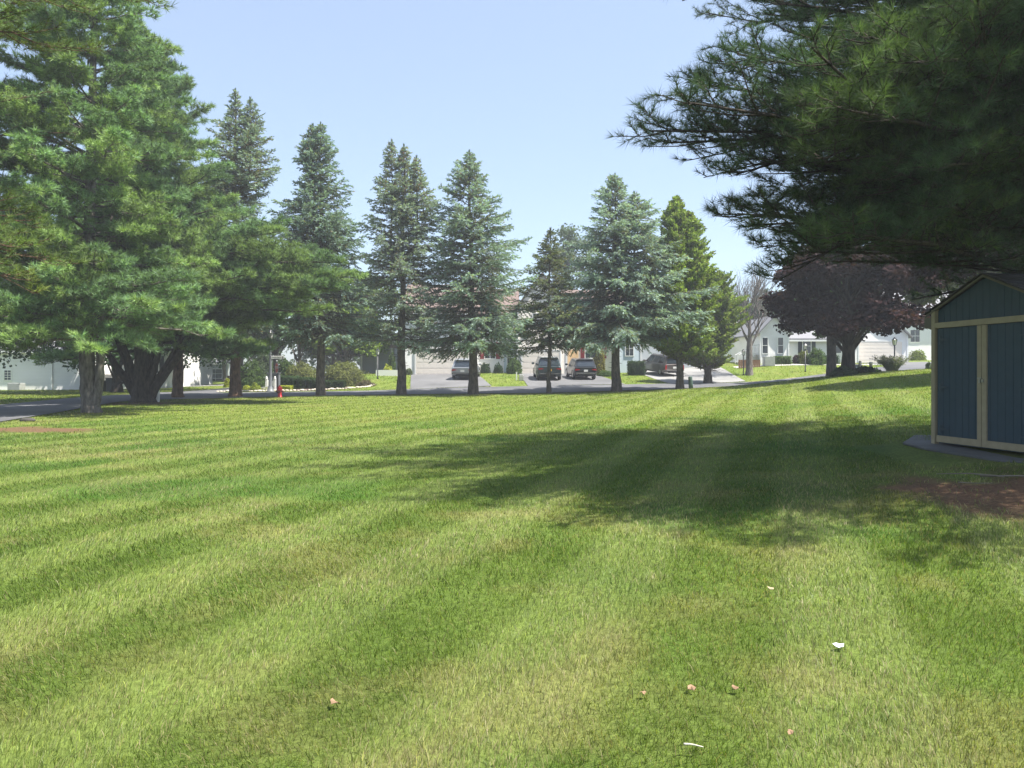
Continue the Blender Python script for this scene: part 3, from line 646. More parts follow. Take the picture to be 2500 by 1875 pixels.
# B: broad dark multi-stemmed pine
x, y, z = G(350, 41)
def radB(u, az):
    e = max(0, math.cos(az-math.radians(-12))); return ((7.0 if u < .2 else 5.4)*(1-u)**.7+.4)*(1+.12*e)
rows = crown_rows(rng, 0, 0, 3.0, 19.0, radB, 210, (.0, .5))
for (zz, azd, LL, sl, cv) in [(4.6, -8, 11.2, .24, -.12), (5.4, -14, 10.6, .20, -.10), (4.2, 2, 9.8, .20, -.12), (6.6, -4, 9.3, .22, -.06), (4.6, -25, 9.2, .16, -.08), (7.8, -12, 8.2, .2, -.02), (3.6, 8, 7.0, .24, -.12), (4.2, -45, 8.0, .12, -.06), (5.2, -35, 9.0, .14, -.04), (4.6, -12, 9.2, .18, -.08), (3.2, -70, 6.5, .1, -.06), (5.0, -20, 10.2, .26, -.14), (6.0, -10, 10.0, .24, -.12), (4.8, -2, 9.0, .3, -.14), (5.8, 4, 8.6, .26, -.1), (5.0, -16, 10.4, .2, -.10), (6.4, -28, 9.2, .22, -.08), (5.2, -10, 12.2, .24, -.13), (5.8, -16, 11.8, .22, -.12), (4.6, -14, 11.6, .26, -.15), (4.9, -22, 11.4, .2, -.12), (5.4, -6, 11.4, .24, -.13), (7.2, -20, 8.8, .22, -.05)]:
    rows.append((0, 0, zz, math.radians(azd), LL, sl, cv))
fan = []
for (dx, dy, h) in [(-1.6, .3, 4.2), (-.9, -.5, 4.6), (1.1, -.2, 5), (2.0, .1, 4.2), (2.6, -.2, 3.6), (.3, .6, 5.5), (-2.4, -.1, 3.9)]:
    fan.append(([(dx*.10, dy*.1, .2), (dx*.28, dy*.3, .9), (dx*.6, dy*.6, 2.0), (dx*.95, dy, 3.3), (dx*1.3, dy*1.3, h+.6)], [.30, .22, .17, .13, .08]))
pine('broad white pine with a dark many-forked trunk and long low boughs', 'pine', 'white pines at the left', (x, y, z-.05),
     [([(0, 0, -.1), (0, 0, .3), (0, 0, 1.0), (-.05, 0, 2.4), (-.05, 0, 6), (.1, 0, 12), (0, 0, 19)], [.82, .62, .52, .42, .28, .16, .02])]+fan,
     19, rows, 102, tuftS=.29, tuftW=.032, k=9, barkm='bark_dark', base=(.140, .225, .108))
# C: pine on the far left edge
x, y, z = (-21.0, 25.5, 0)
rows = crown_rows(rng, 0, 0, 5.0, 18, lambda u, az: 5.4*(1-u)**.5+.6, 110, (.0, .45))
pine('white pine cut off by the left edge of the picture', 'pine', 'white pines at the left', (x, y, T1(x, y)), [([(0, 0, -.1), (0, 0, 1), (.1, 0, 6), (0, 0, 12), (0, 0, 18.5)], [.5, .36, .28, .18, .03])], 18, rows, 103, tuftS=.19, tuftW=.019, base=(.145, .225, .11))
# D: pine behind, filling between A and B up to the tall spruce
x, y, z = G(470, 47)
rows = crown_rows(rng, 0, 0, 4.2, 12.8, lambda u, az: 3.6*(1-u)**.6+.5, 70, (.0, .45))
pine('white pine growing between the broad pine and the tallest spruce', 'pine', 'white pines at the left', (x-.8, y-.2, z), [([(0, 0, -.1), (0, 0, 1), (.1, 0, 6), (0, 0, 10), (0, 0, 13.2)], [.4, .3, .22, .14, .03])], 16, rows, 104, tuftS=.30, tuftW=.034, k=8, base=(.14, .205, .10))

# ------------------------------------------------------------------ the overhanging pine at the right
tx, ty = 9.7, 13.3; tz = T1(tx, ty)
rows = []
rng = np.random.default_rng(9)
def reach(px, py, Y, zs, droop=-.05):
    """a bough from the trunk to a tip seen at that place in the air"""
    X_, Y_, Z_ = at(px, py, Y); dx = X_-tx; dy = Y_-ty; L_ = math.hypot(dx, dy); az = math.atan2(dy, dx)
    return (0, 0, zs-tz, az, L_, (Z_-zs)/L_-droop, droop)
for r in [(1590,300,9.2,5.4,-.05),(1640,345,9.6,5.2,-.05),(1725,205,9.0,6.0,-.04),(1700,285,8.2,5.4,-.04),(1760,430,9.4,4.6,-.05),(1800,130,8.6,6.6,.0),(1850,50,9.3,7.2,.0),(1680,2,11.5,8.8,-.02),
          (1900,250,7.4,5.8,0),(1980,180,7.0,6.2,0),(2000,360,8.0,5.0,0),(1770,520,9.2,4.2,-.06),(1860,545,9.0,4.2,-.08),(1900,640,9.8,4.3,-.10),(1900,400,10.4,4.9,0),(2100,90,7.6,6.6,0),
          (2100,300,7.0,5.4,0),(2150,430,8.0,4.8,0),(2200,520,9.0,4.3,-.05),(2050,480,10.4,4.6,-.03),(1830,330,10.2,5.4,0),(1950,30,10.5,8.0,0),(2250,200,7.2,6.2,0),(2300,380,7.6,4.9,0),(2350,80,8.2,7.0,0),(2050,600,10.4,4.3,-.08),(2330,480,9.6,4.6,0),(2150,210,9.8,6.4,0),(2250,330,9.6,5.6,0),(2420,260,9.2,6.0,0),(2440,420,9.6,5.0,0),
          (1980,590,11.5,4.6,-.06),(2240,600,12.0,4.4,-.04),(1850,600,11.5,4.3,-.05),(1890,470,11.5,4.8,-.05)]:
    rows.append(reach(*r))
for k in range(17):
    px_ = rng.uniform(1960, 2560); py_ = rng.uniform(-60, 600 if px_ < 2250 else 520); Y_ = rng.uniform(7.2, 12.5); z_t = 1.5+(HOR-py_)/F*Y_; rows.append(reach(px_, py_, Y_, z_t*.9+rng.uniform(.3, 1.3), 0))
for (a_, b_, c_, zs_) in [(6.6,6.6,8.2,7.0),(5.2,7.4,9.2,8.0),(8.2,6.2,8.0,7.2),(4.2,9.0,9.0,8.0),(7.4,7.6,9.4,8.4),(9.4,6.8,8.0,7.0),(5.8,5.9,8.4,7.6),(3.4,7.9,9.6,8.6),(10.6,7.0,9.0,8.0),(7.0,5.4,9.6,8.8),(6.5,5.6,5.4,5.2),(7.6,6.4,5.6,5.4),(7.0,7.4,5.2,5.0),(8.8,5.8,6.2,5.8),(9.8,7.6,6.6,6.2),(5.9,6.6,5.2,5.2),(6.2,5.0,6.2,5.8),(7.6,5.2,6.6,6.2),(8.8,7.2,5.4,5.2),(10.6,6.2,6.4,6.0),(9.6,5.2,7.2,6.8),(5.4,5.6,6.8,6.2)]:
    L_ = math.hypot(a_-tx, b_-ty); rows.append((0, 0, zs_-tz, math.atan2(b_-ty, a_-tx), L_, (c_-zs_)/L_, 0))
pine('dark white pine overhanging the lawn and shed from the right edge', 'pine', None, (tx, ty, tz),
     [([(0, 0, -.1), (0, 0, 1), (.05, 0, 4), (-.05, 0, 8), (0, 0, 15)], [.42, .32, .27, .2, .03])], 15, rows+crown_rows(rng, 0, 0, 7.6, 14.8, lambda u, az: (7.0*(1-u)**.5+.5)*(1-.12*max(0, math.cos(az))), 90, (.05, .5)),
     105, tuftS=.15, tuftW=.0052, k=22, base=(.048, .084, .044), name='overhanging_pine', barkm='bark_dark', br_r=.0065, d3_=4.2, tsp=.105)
# E: pine beyond the left edge; only its bough tips and its shade come into the picture
x, y = -11.5, 12.5; rg_ = np.random.default_rng(31); rw = crown_rows(rg_, 0, 0, 7.4, 13.2, lambda u, az: (4.6+3.2*max(0, math.cos(az+.3)))*(1-u)**.5+.4, 60, (.0, .4))
for (px_, py_, Y_, zs) in [(150, 640, 14.5, 4.3), (90, 545, 14, 4.9), (60, 690, 13.6, 3.9), (30, 600, 13, 4.6)]:
    X_, YY, ZZ = at(px_, py_, Y_); dx = X_-x; dy = YY-y; L_ = math.hypot(dx, dy); rw.append((0, 0, zs, math.atan2(dy, dx), L_, (ZZ-zs)/L_+.06, -.06))
pine('pine whose sparse yellowish bough tips poke in at the left edge', 'pine', None, (x, y, T1(x, y)), [([(0, 0, -.1), (0, 0, 1), (.1, 0, 6), (0, 0, 13.5)], [.4, .3, .2, .03])], 14, rw, 106, tuftS=.17, tuftW=.010, k=12, base=(.13, .18, .06), br_r=.006)
# ------------------------------------------------------------------ the shed
def shed():
    z0 = .44; cx, cy = 6.55, 11.9; ang = math.atan2(-1, .173)  # front wall runs from the far corner towards us
    # local frame: +x along the front (towards the camera), +y into the shed (away from the lawn), z up
    root = empty('garden_shed', (cx, cy, z0), ang, 'dark blue wooden shed with tan trim and double doors at the right edge', 'shed')
    Wd, D, Hc, Hp = 2.0, 3.0, 2.07, 2.47; pk = 1.0
    blue = siding('shed_blue_boards', (.038, .085, .125)); 
    # grooved vertical boards: real gaps between boards
    def boards(mb, x0, x1, zf0, zf1, y, n, t=.018, gap=.007):
        w = (x1-x0)/n
        for k in range(n):
            a = x0+k*w+gap/2; b = a+w-gap
            za, zb = zf1(a), zf1(b)
            mb.slab([(a, y, zf0), (b, y, zf0), (b, y, zb), (a, y, za)], (0, -1, 0), t)
    bluem = plain('shed_blue_paint', (.023, .052, .078), .6, noise=.22, scale=7, bump=.25)
    bm = MB(); bm.box(.0, Wd, .03, D, .0, Hc-.05); bm.slab([(0, .03, Hc-.06), (Wd, .03, Hc-.06), (pk, .03, Hp-.03)], (0, 1, 0), D-.03)
    bm.build('wall', bluem, root)
    gb = MB(); boards(gb, .045, Wd-.045, 1.80, lambda x: (Hc if False else (2.04+(Hp-2.04)*(x/pk) if x < pk else Hp-(Hp-2.04)*(x-pk)/(Wd-pk)))-.03, .03, 15); gb.build('gable_boards', bluem, root)
    def strap(parent, x, z, s):
        h = MB(); h.slab([(x-.02*s, -.052, z-.06), (x+.02*s, -.052, z-.06), (x+.02*s, -.052, z+.06), (x-.02*s, -.052, z+.06)], (0, -1, 0), .006)
        h.slab([(x+.02*s, -.052, z-.02), (x+.15*s, -.052, z-.008), (x+.15*s, -.052, z+.008), (x+.02*s, -.052, z+.02)], (0, -1, 0), .006)
        h.build('hinge', M['iron'], parent)
    for s, x0, x1 in ((1, .06, .955), (-1, .965, 1.90)):
        d = MB(); boards(d, x0, x1 if s < 0 else x1, .12, lambda x: 1.75, .005, 7); dr = d.build('door', bluem, root)
        e = MB(); xe = (x1-.075, x1) if s > 0 else (x0, x0+.085)
        e.box(xe[0], xe[1], -.034, -.013, .02, 1.755); e.box(x0 if s > 0 else xe[1]+.001, xe[0]-.001 if s > 0 else x1, -.032, -.0135, .02, .118); e.build('door_trim', M['trim'], dr)
        for zz in (1.58, .86, .22): strap(dr, (x0+.10) if s > 0 else (x1-.1), zz, s)
    h = MB(); h.box(.90, .975, -.052, -.036, .99, 1.01); h.box(.925, .955, -.055, -.0365, .93, .985); h.box(.975, 1.01, -.052, -.0365, .94, .985); h.build('hasp', M['steel'], root)
    t = MB(); t.box(-.035, .04, -.045, .03, -.02, Hc-.02); t.build('corner_trim', M['trim'], root); t = MB(); t.box(Wd-.04, Wd+.035, -.045, .03, -.02, Hc-.02); t.build('corner_trim', M['trim'], root)
    t = MB(); t.box(.041, Wd-.041, -.042, .009, 1.762, 1.845); t.build('lintel_trim', M['trim'], root)
    # rake edge and roof
    rk = MB(); ov = .16
    sl = (Hp-2.04)/pk
    rk.slab([(-ov, -.055, Hp-(pk+ov)*sl-.03), (pk, -.055, Hp-.03), (pk, -.055, Hp+.0), (-ov, -.055, Hp-(pk+ov)*sl)], (0, 1, 0), .03)
    rk.slab([(Wd+ov, -.055, Hp-(pk+ov)*sl-.03), (pk, -.055, Hp-.03), (pk, -.055, Hp+.0), (Wd+ov, -.055, Hp-(pk+ov)*sl)], (0, 1, 0), .03)
    rk.box(-ov-.02, -.036, -.05, D, Hp-(pk+ov)*sl-.20, Hp-(pk+ov)*sl-.035)
    rk.build('rake_trim', plain('weathered_rake', (.13, .115, .085), .7, noise=.3), root)
    rf = MB()
    for sx in (-1, 1):
        xa = pk; xb = pk+sx*(pk+ov); zb_ = Hp-(pk+ov)*sl
        n = 9
        for k in range(n):  # shingle courses
            f0 = k/n; f1 = (k+1)/n+.01
            p0 = (xa+(xb-xa)*f0, Hp+(zb_-Hp)*f0+.010+.004*(k % 2)); p1 = (xa+(xb-xa)*f1, Hp+(zb_-Hp)*f1+.022+.004*(k % 2))
            rf.slab([(p0[0], -.08, p0[1]), (p1[0], -.08, p1[1]), (p1[0], D+.1, p1[1]), (p0[0], D+.1, p0[1])], (0, 0, 1), .012)
    rf.build('roof', plain('shed_shingles', (.055, .05, .05), .9, noise=.4, scale=12, bump=.4), root)
    return root
shed()
# slab and litter before the doors
sl = MB(); sl.slab([(6.12,12.05,.395),(6.08,11.3,.375),(6.22,10.5,.36),(6.3,10.0,.345),(6.6,9.7,.34),(7.2,9.55,.35),(9.5,10.2,.38),(9.5,13.6,.40),(6.9,13.2,.42)], (0,0,1), .035)
tag(sl.build('paving_slab', plain('slab_bluestone', (.095, .095, .09), .85, noise=.45, scale=4, bump=.3), bevel=.01), 'weathered grey slab on the ground under the blue shed', 'slab')
def twig(name, pts, r, label, mat, cat, group=None):
    p = [(a, b, T1(a, b)+c) for a, b, c in pts]; mb = MB(); q = catmull(p, 4); mb.tube(q, np.interp(np.linspace(0, 1, len(q)), [0, 1], [r, r*.4]), 6)
    o = mb.build(name, mat, smooth=True); return tag(o, label, cat, group)
stickm = plain('bleached_twig', (.17, .145, .11), .85, noise=.3, scale=20)
o = twig('fallen_branch', [(5.45,8.95,.03),(5.65,8.78,.05),(5.95,8.75,.04),(6.15,8.60,.06)], .013, 'bare forked branch lying on the brown soil by the shed', stickm, 'branch')
for p in ([(5.95,8.75,.05),(6.05,8.95,.07),(6.18,9.12,.14)], [(5.9,8.74,.04),(5.88,8.5,.05),(5.85,8.3,.03)], [(5.6,8.75,.05),(5.35,9.0,.06),(5.05,9.15,.05)]):
    q = [(a, b, T1(a, b)+c) for a, b, c in p]; mb = MB(); mb.tube(q, [.010, .008, .004], 5); mb.build('side_twig', stickm, o)
twig('stick', [(5.0,8.62,.04),(5.12,8.50,.045),(5.3,8.47,.04)], .006, 'thin pale stick on the grass left of the forked branch', stickm, 'stick')
lm = plain('tan_dead_leaf', (.26, .16, .09), .8, noise=.3, scale=30)
def leaf(px, py, s, label, mat, name='fallen_leaf', cat='leaf'):
    Y_ = EYE*F/(py-HOR); Y_ = (EYE-T1(gx(px, Y_), Y_)-.045)*F/(py-HOR); x_ = gx(px, Y_); r = random.Random(px)
    mb = MB(); a0 = r.uniform(0, 6); n = 9; vs = [(0, 0, .004)]
    for k in range(n):
        a = 2*math.pi*k/n; q = s*(.5+.18*math.sin(3*a+a0)+.1*r.uniform(-1, 1)); vs.append((q*math.cos(a), q*.8*math.sin(a), .25*s*(math.sin(2*a+a0))*.6))
    fs = [(0, 1+k, 1+(k+1) % n) for k in range(n)]; mb.add(vs, fs); mb.add([(v[0], v[1], v[2]-.002) for v in vs], [f[::-1] for f in fs])
    o = mb.build(name, mat); o.location = (x_, Y_, T1(x_, Y_)+.034); o.rotation_euler = (r.uniform(-.3, .3), r.uniform(-.3, .3), a0)
    return tag(o, label, cat)
leaf(1688,1670,.042,'tan dead leaf on the grass, left of two in a level pair', lm); leaf(1798,1671,.038,'tan dead leaf on the grass, right of two in a level pair', lm)
leaf(1570,1684,.03,'small reddish leaf scrap left of the two tan leaves', lm); leaf(818,1708,.05,'curled brown leaf alone in the grass at the lower left', lm)
leaf(1880,1428,.045,'pale leaf near the edge of the pine shade', plain('pale_leaf', (.35,.28,.17), .8)); leaf(1929,1778,.03,'small orange leaf low at the right in the grass', lm)
leaf(2050,1566,.055,'crumpled white scrap of paper on the grass', plain('white_paper', (.8,.8,.8), .7), 'paper_scrap', 'litter')
twig('pale_stick', [(.67,3.0,.045),(.70,2.99,.048),(.74,2.975,.045)], .005, 'short bleached stick in the grass at the bottom of the picture', plain('bone_stick', (.5,.47,.36), .7), 'stick')
rk = MB(); rk.lathe([(.18,0),(.2,.05),(.14,.12),(.02,.15)], n=9); o = rk.build('rock', plain('dark_rock', (.05,.045,.04), .9, noise=.4, bump=.5), smooth=True); o.location = G(68, 24.4); o.scale = (1.3, .8, .8); tag(o, 'small dark rock at the street edge on the far left', 'rock')

# ------------------------------------------------------------------ houses
def wall_win(parent, x, y, z, w, h, cols=2, rows=2, shut=None, ny=-1, frame='white', door=False):
    """window centred at x, sill z, on a wall facing -y at y"""
    f = MB(); t = .07
    f.box(x-w/2-t, x+w/2+t, y-.05, y-.003, z-t, z); f.box(x-w/2-t, x+w/2+t, y-.05, y-.003, z+h, z+h+t)
    f.box(x-w/2-t, x-w/2, y-.05, y-.003, z, z+h); f.box(x+w/2, x+w/2+t, y-.05, y-.003, z, z+h)
    for k in range(1, cols): a = x-w/2+w*k/cols; f.box(a-.014, a+.014, y-.042, y-.016, z, z+h)
    for k in range(1, rows): b = z+h*k/rows; f.box(x-w/2, x+w/2, y-.0415, y-.0165, b-.02, b+.02)
    fo = f.build('window', M[frame], parent); g = MB(); g.box(x-w/2, x+w/2, y-.015, y-.003, z, z+h); g.build('pane', M['glass'], fo)
    if shut:
        for s in (-1, 1):
            m_ = MB(); xc = x+s*(w/2+t+.2); m_.box(xc-.19, xc+.19, y-.045, y-.003, z-.05, z+h+.05)
            for k in range(8): zz = z+h*(k+.5)/8; m_.box(xc-.14, xc+.14, y-.058, y-.0452, zz-.03, zz+.03)
            m_.build('shutter', M[shut], parent)
def garage_door(parent, x0, x1, y, z, h, mat='cream', rows=4):
    g = MB(); hh = h/rows
    for k in range(rows): g.box(x0+.002, x1-.002, y-.05, y-.004, z+k*hh+.012, z+(k+1)*hh-.012)
    g.box(x0+.01, x1-.01, y-.03, y-.005, z, z+h); go = g.build('garage_door', M[mat], parent)
    n = max(2, int((x1-x0)/.6)); p = MB()
    for k in range(rows):
        for j in range(n):
            a = x0+(x1-x0)*(j+.12)/n; b_ = x0+(x1-x0)*(j+.88)/n; p.box(a, b_, y-.056, y-.0505, z+k*hh+.09, z+(k+1)*hh-.09)
    p.build('door_panel', M[mat], go)
    f = MB(); f.box(x0-.12, x0-.001, y-.075, y-.003, z, z+h+.12); f.box(x1+.001, x1+.12, y-.075, y-.003, z, z+h+.12); f.box(x0, x1, y-.074, y-.003, z+h, z+h+.119); f.build('garage_trim', M['white'], parent)
def block(parent, x0, x1, y0, y1, z0, ze, zr, sid='white_siding', roof='roof', axis='x', ov=.35):
    w_ = MB()
    if axis == 'x':
        ym = (y0+y1)/2; w_.slab([(x0,y0,z0),(x0,y1,z0),(x0,y1,ze),(x0,ym,zr),(x0,y0,ze)], (1,0,0), x1-x0)
    else:
        xm = (x0+x1)/2; w_.slab([(x1,y0,z0),(x0,y0,z0),(x0,y0,ze),(xm,y0,zr),(x1,y0,ze)], (0,1,0), y1-y0)
    w_.build('wall', M[sid], parent)
    r = MB(); t = .14
    if axis == 'x':
        s = (zr-ze)/(ym-y0)
        for (ya, yb) in ((y0-ov, ym), (y1+ov, ym)):
            za = ze-ov*s; r.slab([(x0-.25,ya,za+.02),(x1+.25,ya,za+.02),(x1+.25,yb,zr+.02),(x0-.25,yb,zr+.02)], (0,0,1), t)
    else:
        s = (zr-ze)/(xm-x0)
        for (xa, xb) in ((x0-ov, xm), (x1+ov, xm)):
            za = ze-ov*s; r.slab([(xa,y0-.3,za+.02),(xa,y1+.3,za+.02),(xb,y1+.3,zr+.02),(xb,y0-.3,zr+.02)], (0,0,1), t)
    r.build('roof', M[roof], parent)
    g = MB()
    if axis == 'x': g.box(x0-.24, x1+.24, y0-ov-.03, y0-ov+.10, ze-ov*s-.13, ze-ov*s+.019); g.box(x0-.02, x0+.10, y0-.03, y0-.001, z0, ze-.3); g.box(x1-.10, x1+.02, y0-.031, y0-.001, z0, ze-.3)
    else:
        g.box(x0-.02, x0+.12, y0-.03, y0-.001, z0, ze-.1); g.build('corner_board', M['white'], parent); g = MB(); g.box(x1-.12, x1+.02, y0-.031, y0-.001, z0, ze-.1); g.build('corner_board', M['white'], parent); return
    g.build('fascia', M['white'], parent)
TH = 'attached townhouses across the street'
# A: garage wing with blank two-storey wall, main wing with maroon shutters
A = empty('townhouse', (0,0,0), 0, 'white townhouse with a wide cream garage door behind the silver crossover', 'townhouse', TH)
block(A, -9.9, -3.3, 70.1, 79, .6, 7.2, 10.0); garage_door(A, -8.75, -3.85, 70.1, 1.45, 2.15)
block(A, -3.29, .45, 71.6, 79.5, .6, 7.2, 9.7)
wall_win(A, -2.05, 71.6, 2.95, .95, 1.45, 2, 2, 'maroon'); wall_win(A, -1.6, 71.6, 5.5, 1.0, 1.2, 2, 2, 'maroon')
d = MB(); d.box(-.75, .40, 71.35, 71.595, 1.2, 3.9); d.build('entry_panel', M['blue_siding'], A); wall_win(A, -.15, 71.35, 1.75, .55, 1.9, 1, 3)
wall_win(A, -8.2, 70.1, 5.2, .9, 1.2)
Bh = empty('townhouse', (0,0,0), 0, 'cream townhouse behind the two dark vehicles with a tan front door', 'townhouse', TH)
block(Bh, .47, 5.0, 70.1, 79, .6, 7.6, 10.6, 'cream_siding', axis='y'); garage_door(Bh, .95, 4.35, 70.1, 1.45, 2.15)
wall_win(Bh, 2.55, 70.1, 6.05, 1.25, .95, 4, 2); wall_win(Bh, .95+.3, 70.1, 5.0, .5, .9)
block(Bh, 5.02, 9.9, 71.8, 79.5, .7, 7.1, 9.6, 'cream_siding')
dd = MB(); dd.box(5.25, 6.2, 71.72, 71.797, 1.6, 3.75); dh = dd.build('door', M['door_wood'], Bh); kn = MB(); kn.box(6.05, 6.1, 71.66, 71.719, 2.6, 2.72); kn.build('handle', M['chrome'], dh)
wall_win(Bh, 7.6, 71.8, 3.0, 1.5, 1.3, 3, 2, 'maroon'); wall_win(Bh, 7.4, 71.8, 5.4, 1.2, 1.1, 2, 2, 'maroon')
Ch = empty('townhouse', (0,0,0), 0, 'white townhouse at the right end of the row above the pale driveway', 'townhouse', TH)
block(Ch, 9.92, 12.0, 71.4, 79.5, .8, 7.0, 9.5, 'blue_siding'); block(Ch, 12.02, 18.9, 74.2, 82, .9, 4.9, 7.6, 'white_siding', 'roof')
garage_door(Ch, 13.3, 17.5, 74.2, 1.95, 2.15, 'white'); wall_win(Ch, 10.9, 71.4, 3.2, .7, 1.3); wall_win(Ch, 10.9, 71.4, 5.4, .7, 1.1)
# right-hand houses
H1 = empty('house', (0,0,0), 0, 'white house with a tall narrow window and side steps behind the bare tree', 'house')
block(H1, 23.3, 26.0, 72.2, 82, 1.6, 5.5, 6.9, 'white_siding', 'roof_grey', 'y'); block(H1, 26.02, 33.2, 73.6, 82, 1.8, 4.9, 7.0, 'white_siding', 'roof_grey')
wall_win(H1, 23.75, 72.2, 3.45, .48, 1.45, 1, 2); wall_win(H1, 25.2, 72.2, 3.45, .48, 1.45, 1, 2)
for xx in (28.2, 31.1): wall_win(H1, xx, 73.6, 3.5, .75, 1.35, 1, 2, 'dark_shutter')
st = MB()
for k in range(6): st.box(21.4+.32*k, 21.4+.32*(k+1), 72.6, 73.8, 2.2, 2.45+.17*k)
so_ = st.build('side_steps', M['concrete'], H1)
for yy in (72.62, 73.78):
    rl = MB()
    rl.tube([(21.4, yy, 3.3), (23.3, yy, 4.3)], [.04, .04], 6); rl.tube([(21.4, yy, 2.6), (23.3, yy, 3.5)], [.03, .03], 6)
    for k in range(9): xx = 21.4+.235*k; rl.box(xx-.02, xx+.02, yy-.02, yy+.02, 2.4+.12*k, 3.28+.123*k)
    rl.build('railing', M['white'], so_)
H2 = empty('garage_building', (0,0,0), 0, 'white double garage shaded by the purple maple', 'garage')
block(H2, 33.22, 38.6, 75, 83, 1.8, 5.3, 7.8, 'white_siding', 'roof_grey', 'y'); garage_door(H2, 33.6, 38.0, 75, 2.45, 2.2, 'cream', 6)
H3 = empty('house', (0,0,0), 0, 'distant white house seen between the garage and the shed', 'house')
block(H3, 41.5, 56, 84, 94, 2.2, 7.8, 11, 'white_siding', 'roof_grey'); wall_win(H3, 44, 84, 5, 1, 1.3)
H4 = empty('house', (0,0,0), 0, 'pale house far behind the bare tree and arborvitae', 'house')
block(H4, 26, 37, 100, 110, 1.5, 6.0, 9, 'white_siding', 'roof_grey'); wall_win(H4, 29, 100, 3.4, 1.1, 1.2); wall_win(H4, 33, 100, 3.4, 1.1, 1.2)
# left-hand houses
L1 = empty('house', (0,0,0), 0, 'long white clapboard house at the far left across the street', 'house')
block(L1, -66, -36.3, 65, 75, -.4, 3.6, 6.4, 'white_siding', 'roof_grey'); wall_win(L1, -42.6, 65, 1.0, .55, .8, 2, 4); wall_win(L1, -52, 65, 1.0, .9, 1.3)
ac = MB(); ac.box(-41.6, -40.6, 63.4, 64.2, .15, .75); o = ac.build('air_conditioner', M['box_grey'], bevel=.03); tag(o, 'grey air conditioner below the window of the left white house', 'air conditioner')
dp = MB(); dp.box(-38.9, -38.8, 64.9, 64.995, 0, 3.4); dp.build('downpipe', M['white'], L1)
L2 = empty('house', (0,0,0), 0, 'white gabled house seen behind the forked pine trunks', 'house')
block(L2, -39.6, -34.2, 72, 82, -.2, 3.8, 6.2, 'white_siding', 'roof_grey'); wall_win(L2, -38.3, 72, .9, .6, 2.0, 1, 1)
L3 = empty('house', (0,0,0), 0, 'white house with dark shutters seen through the many-forked trunk', 'house')
block(L3, -34.6, -29.6, 66.5, 76, .0, 4.4, 6.6, 'white_siding', 'roof_grey', 'y'); wall_win(L3, -30.9, 66.5, 1.6, .7, 1.4, 2, 2, 'dark_shutter')
L4 = empty('house', (0,0,0), 0, 'low grey house with a wide door beyond the side road', 'house')
block(L4, -43.5, -35, 95, 103, -.3, 3.0, 5.2, 'grey_siding', 'roof_grey'); garage_door(L4, -41.6, -38.7, 95, .1, 2.1, 'box_grey'); wall_win(L4, -36.6, 95, .4, 1.6, 1.7, 2, 3)
P4 = empty('patio_planter', (0,0,0), 0, 'low white garden wall with plants beside the left townhouse', 'planter')
pw = MB(); pw.box(-10.7, -8.9, 66.4, 66.62, 1.0, 1.72) if False else pw.box(-11.9, -9.95, 67.2, 67.45, 1.0, 1.85); pw.build('front_wall', M['white'], P4)
pw = MB(); pw.box(-11.9, -11.7, 67.46, 69.5, 1.0, 1.82); pw.build('side_wall', M['white'], P4)
P5 = empty('porch', (0,0,0), 0, 'grey porch corner with white posts left of the townhouses', 'porch')
pp = MB(); pp.box(-14.6, -11.3, 74, 80, 1, 4.0); pp.build('wall', M['grey_siding'], P5)
for k, xx in enumerate((-14.4, -12.9, -11.5)): q = MB(); q.box(xx-.08, xx+.08, 73.5, 73.66, 1.2, 4.0); q.build('post', M['white'], P5)
q = MB(); q.box(-14.8, -11.2, 73.3, 80, 4.001, 4.3); q.build('roof', M['roof'], P5)

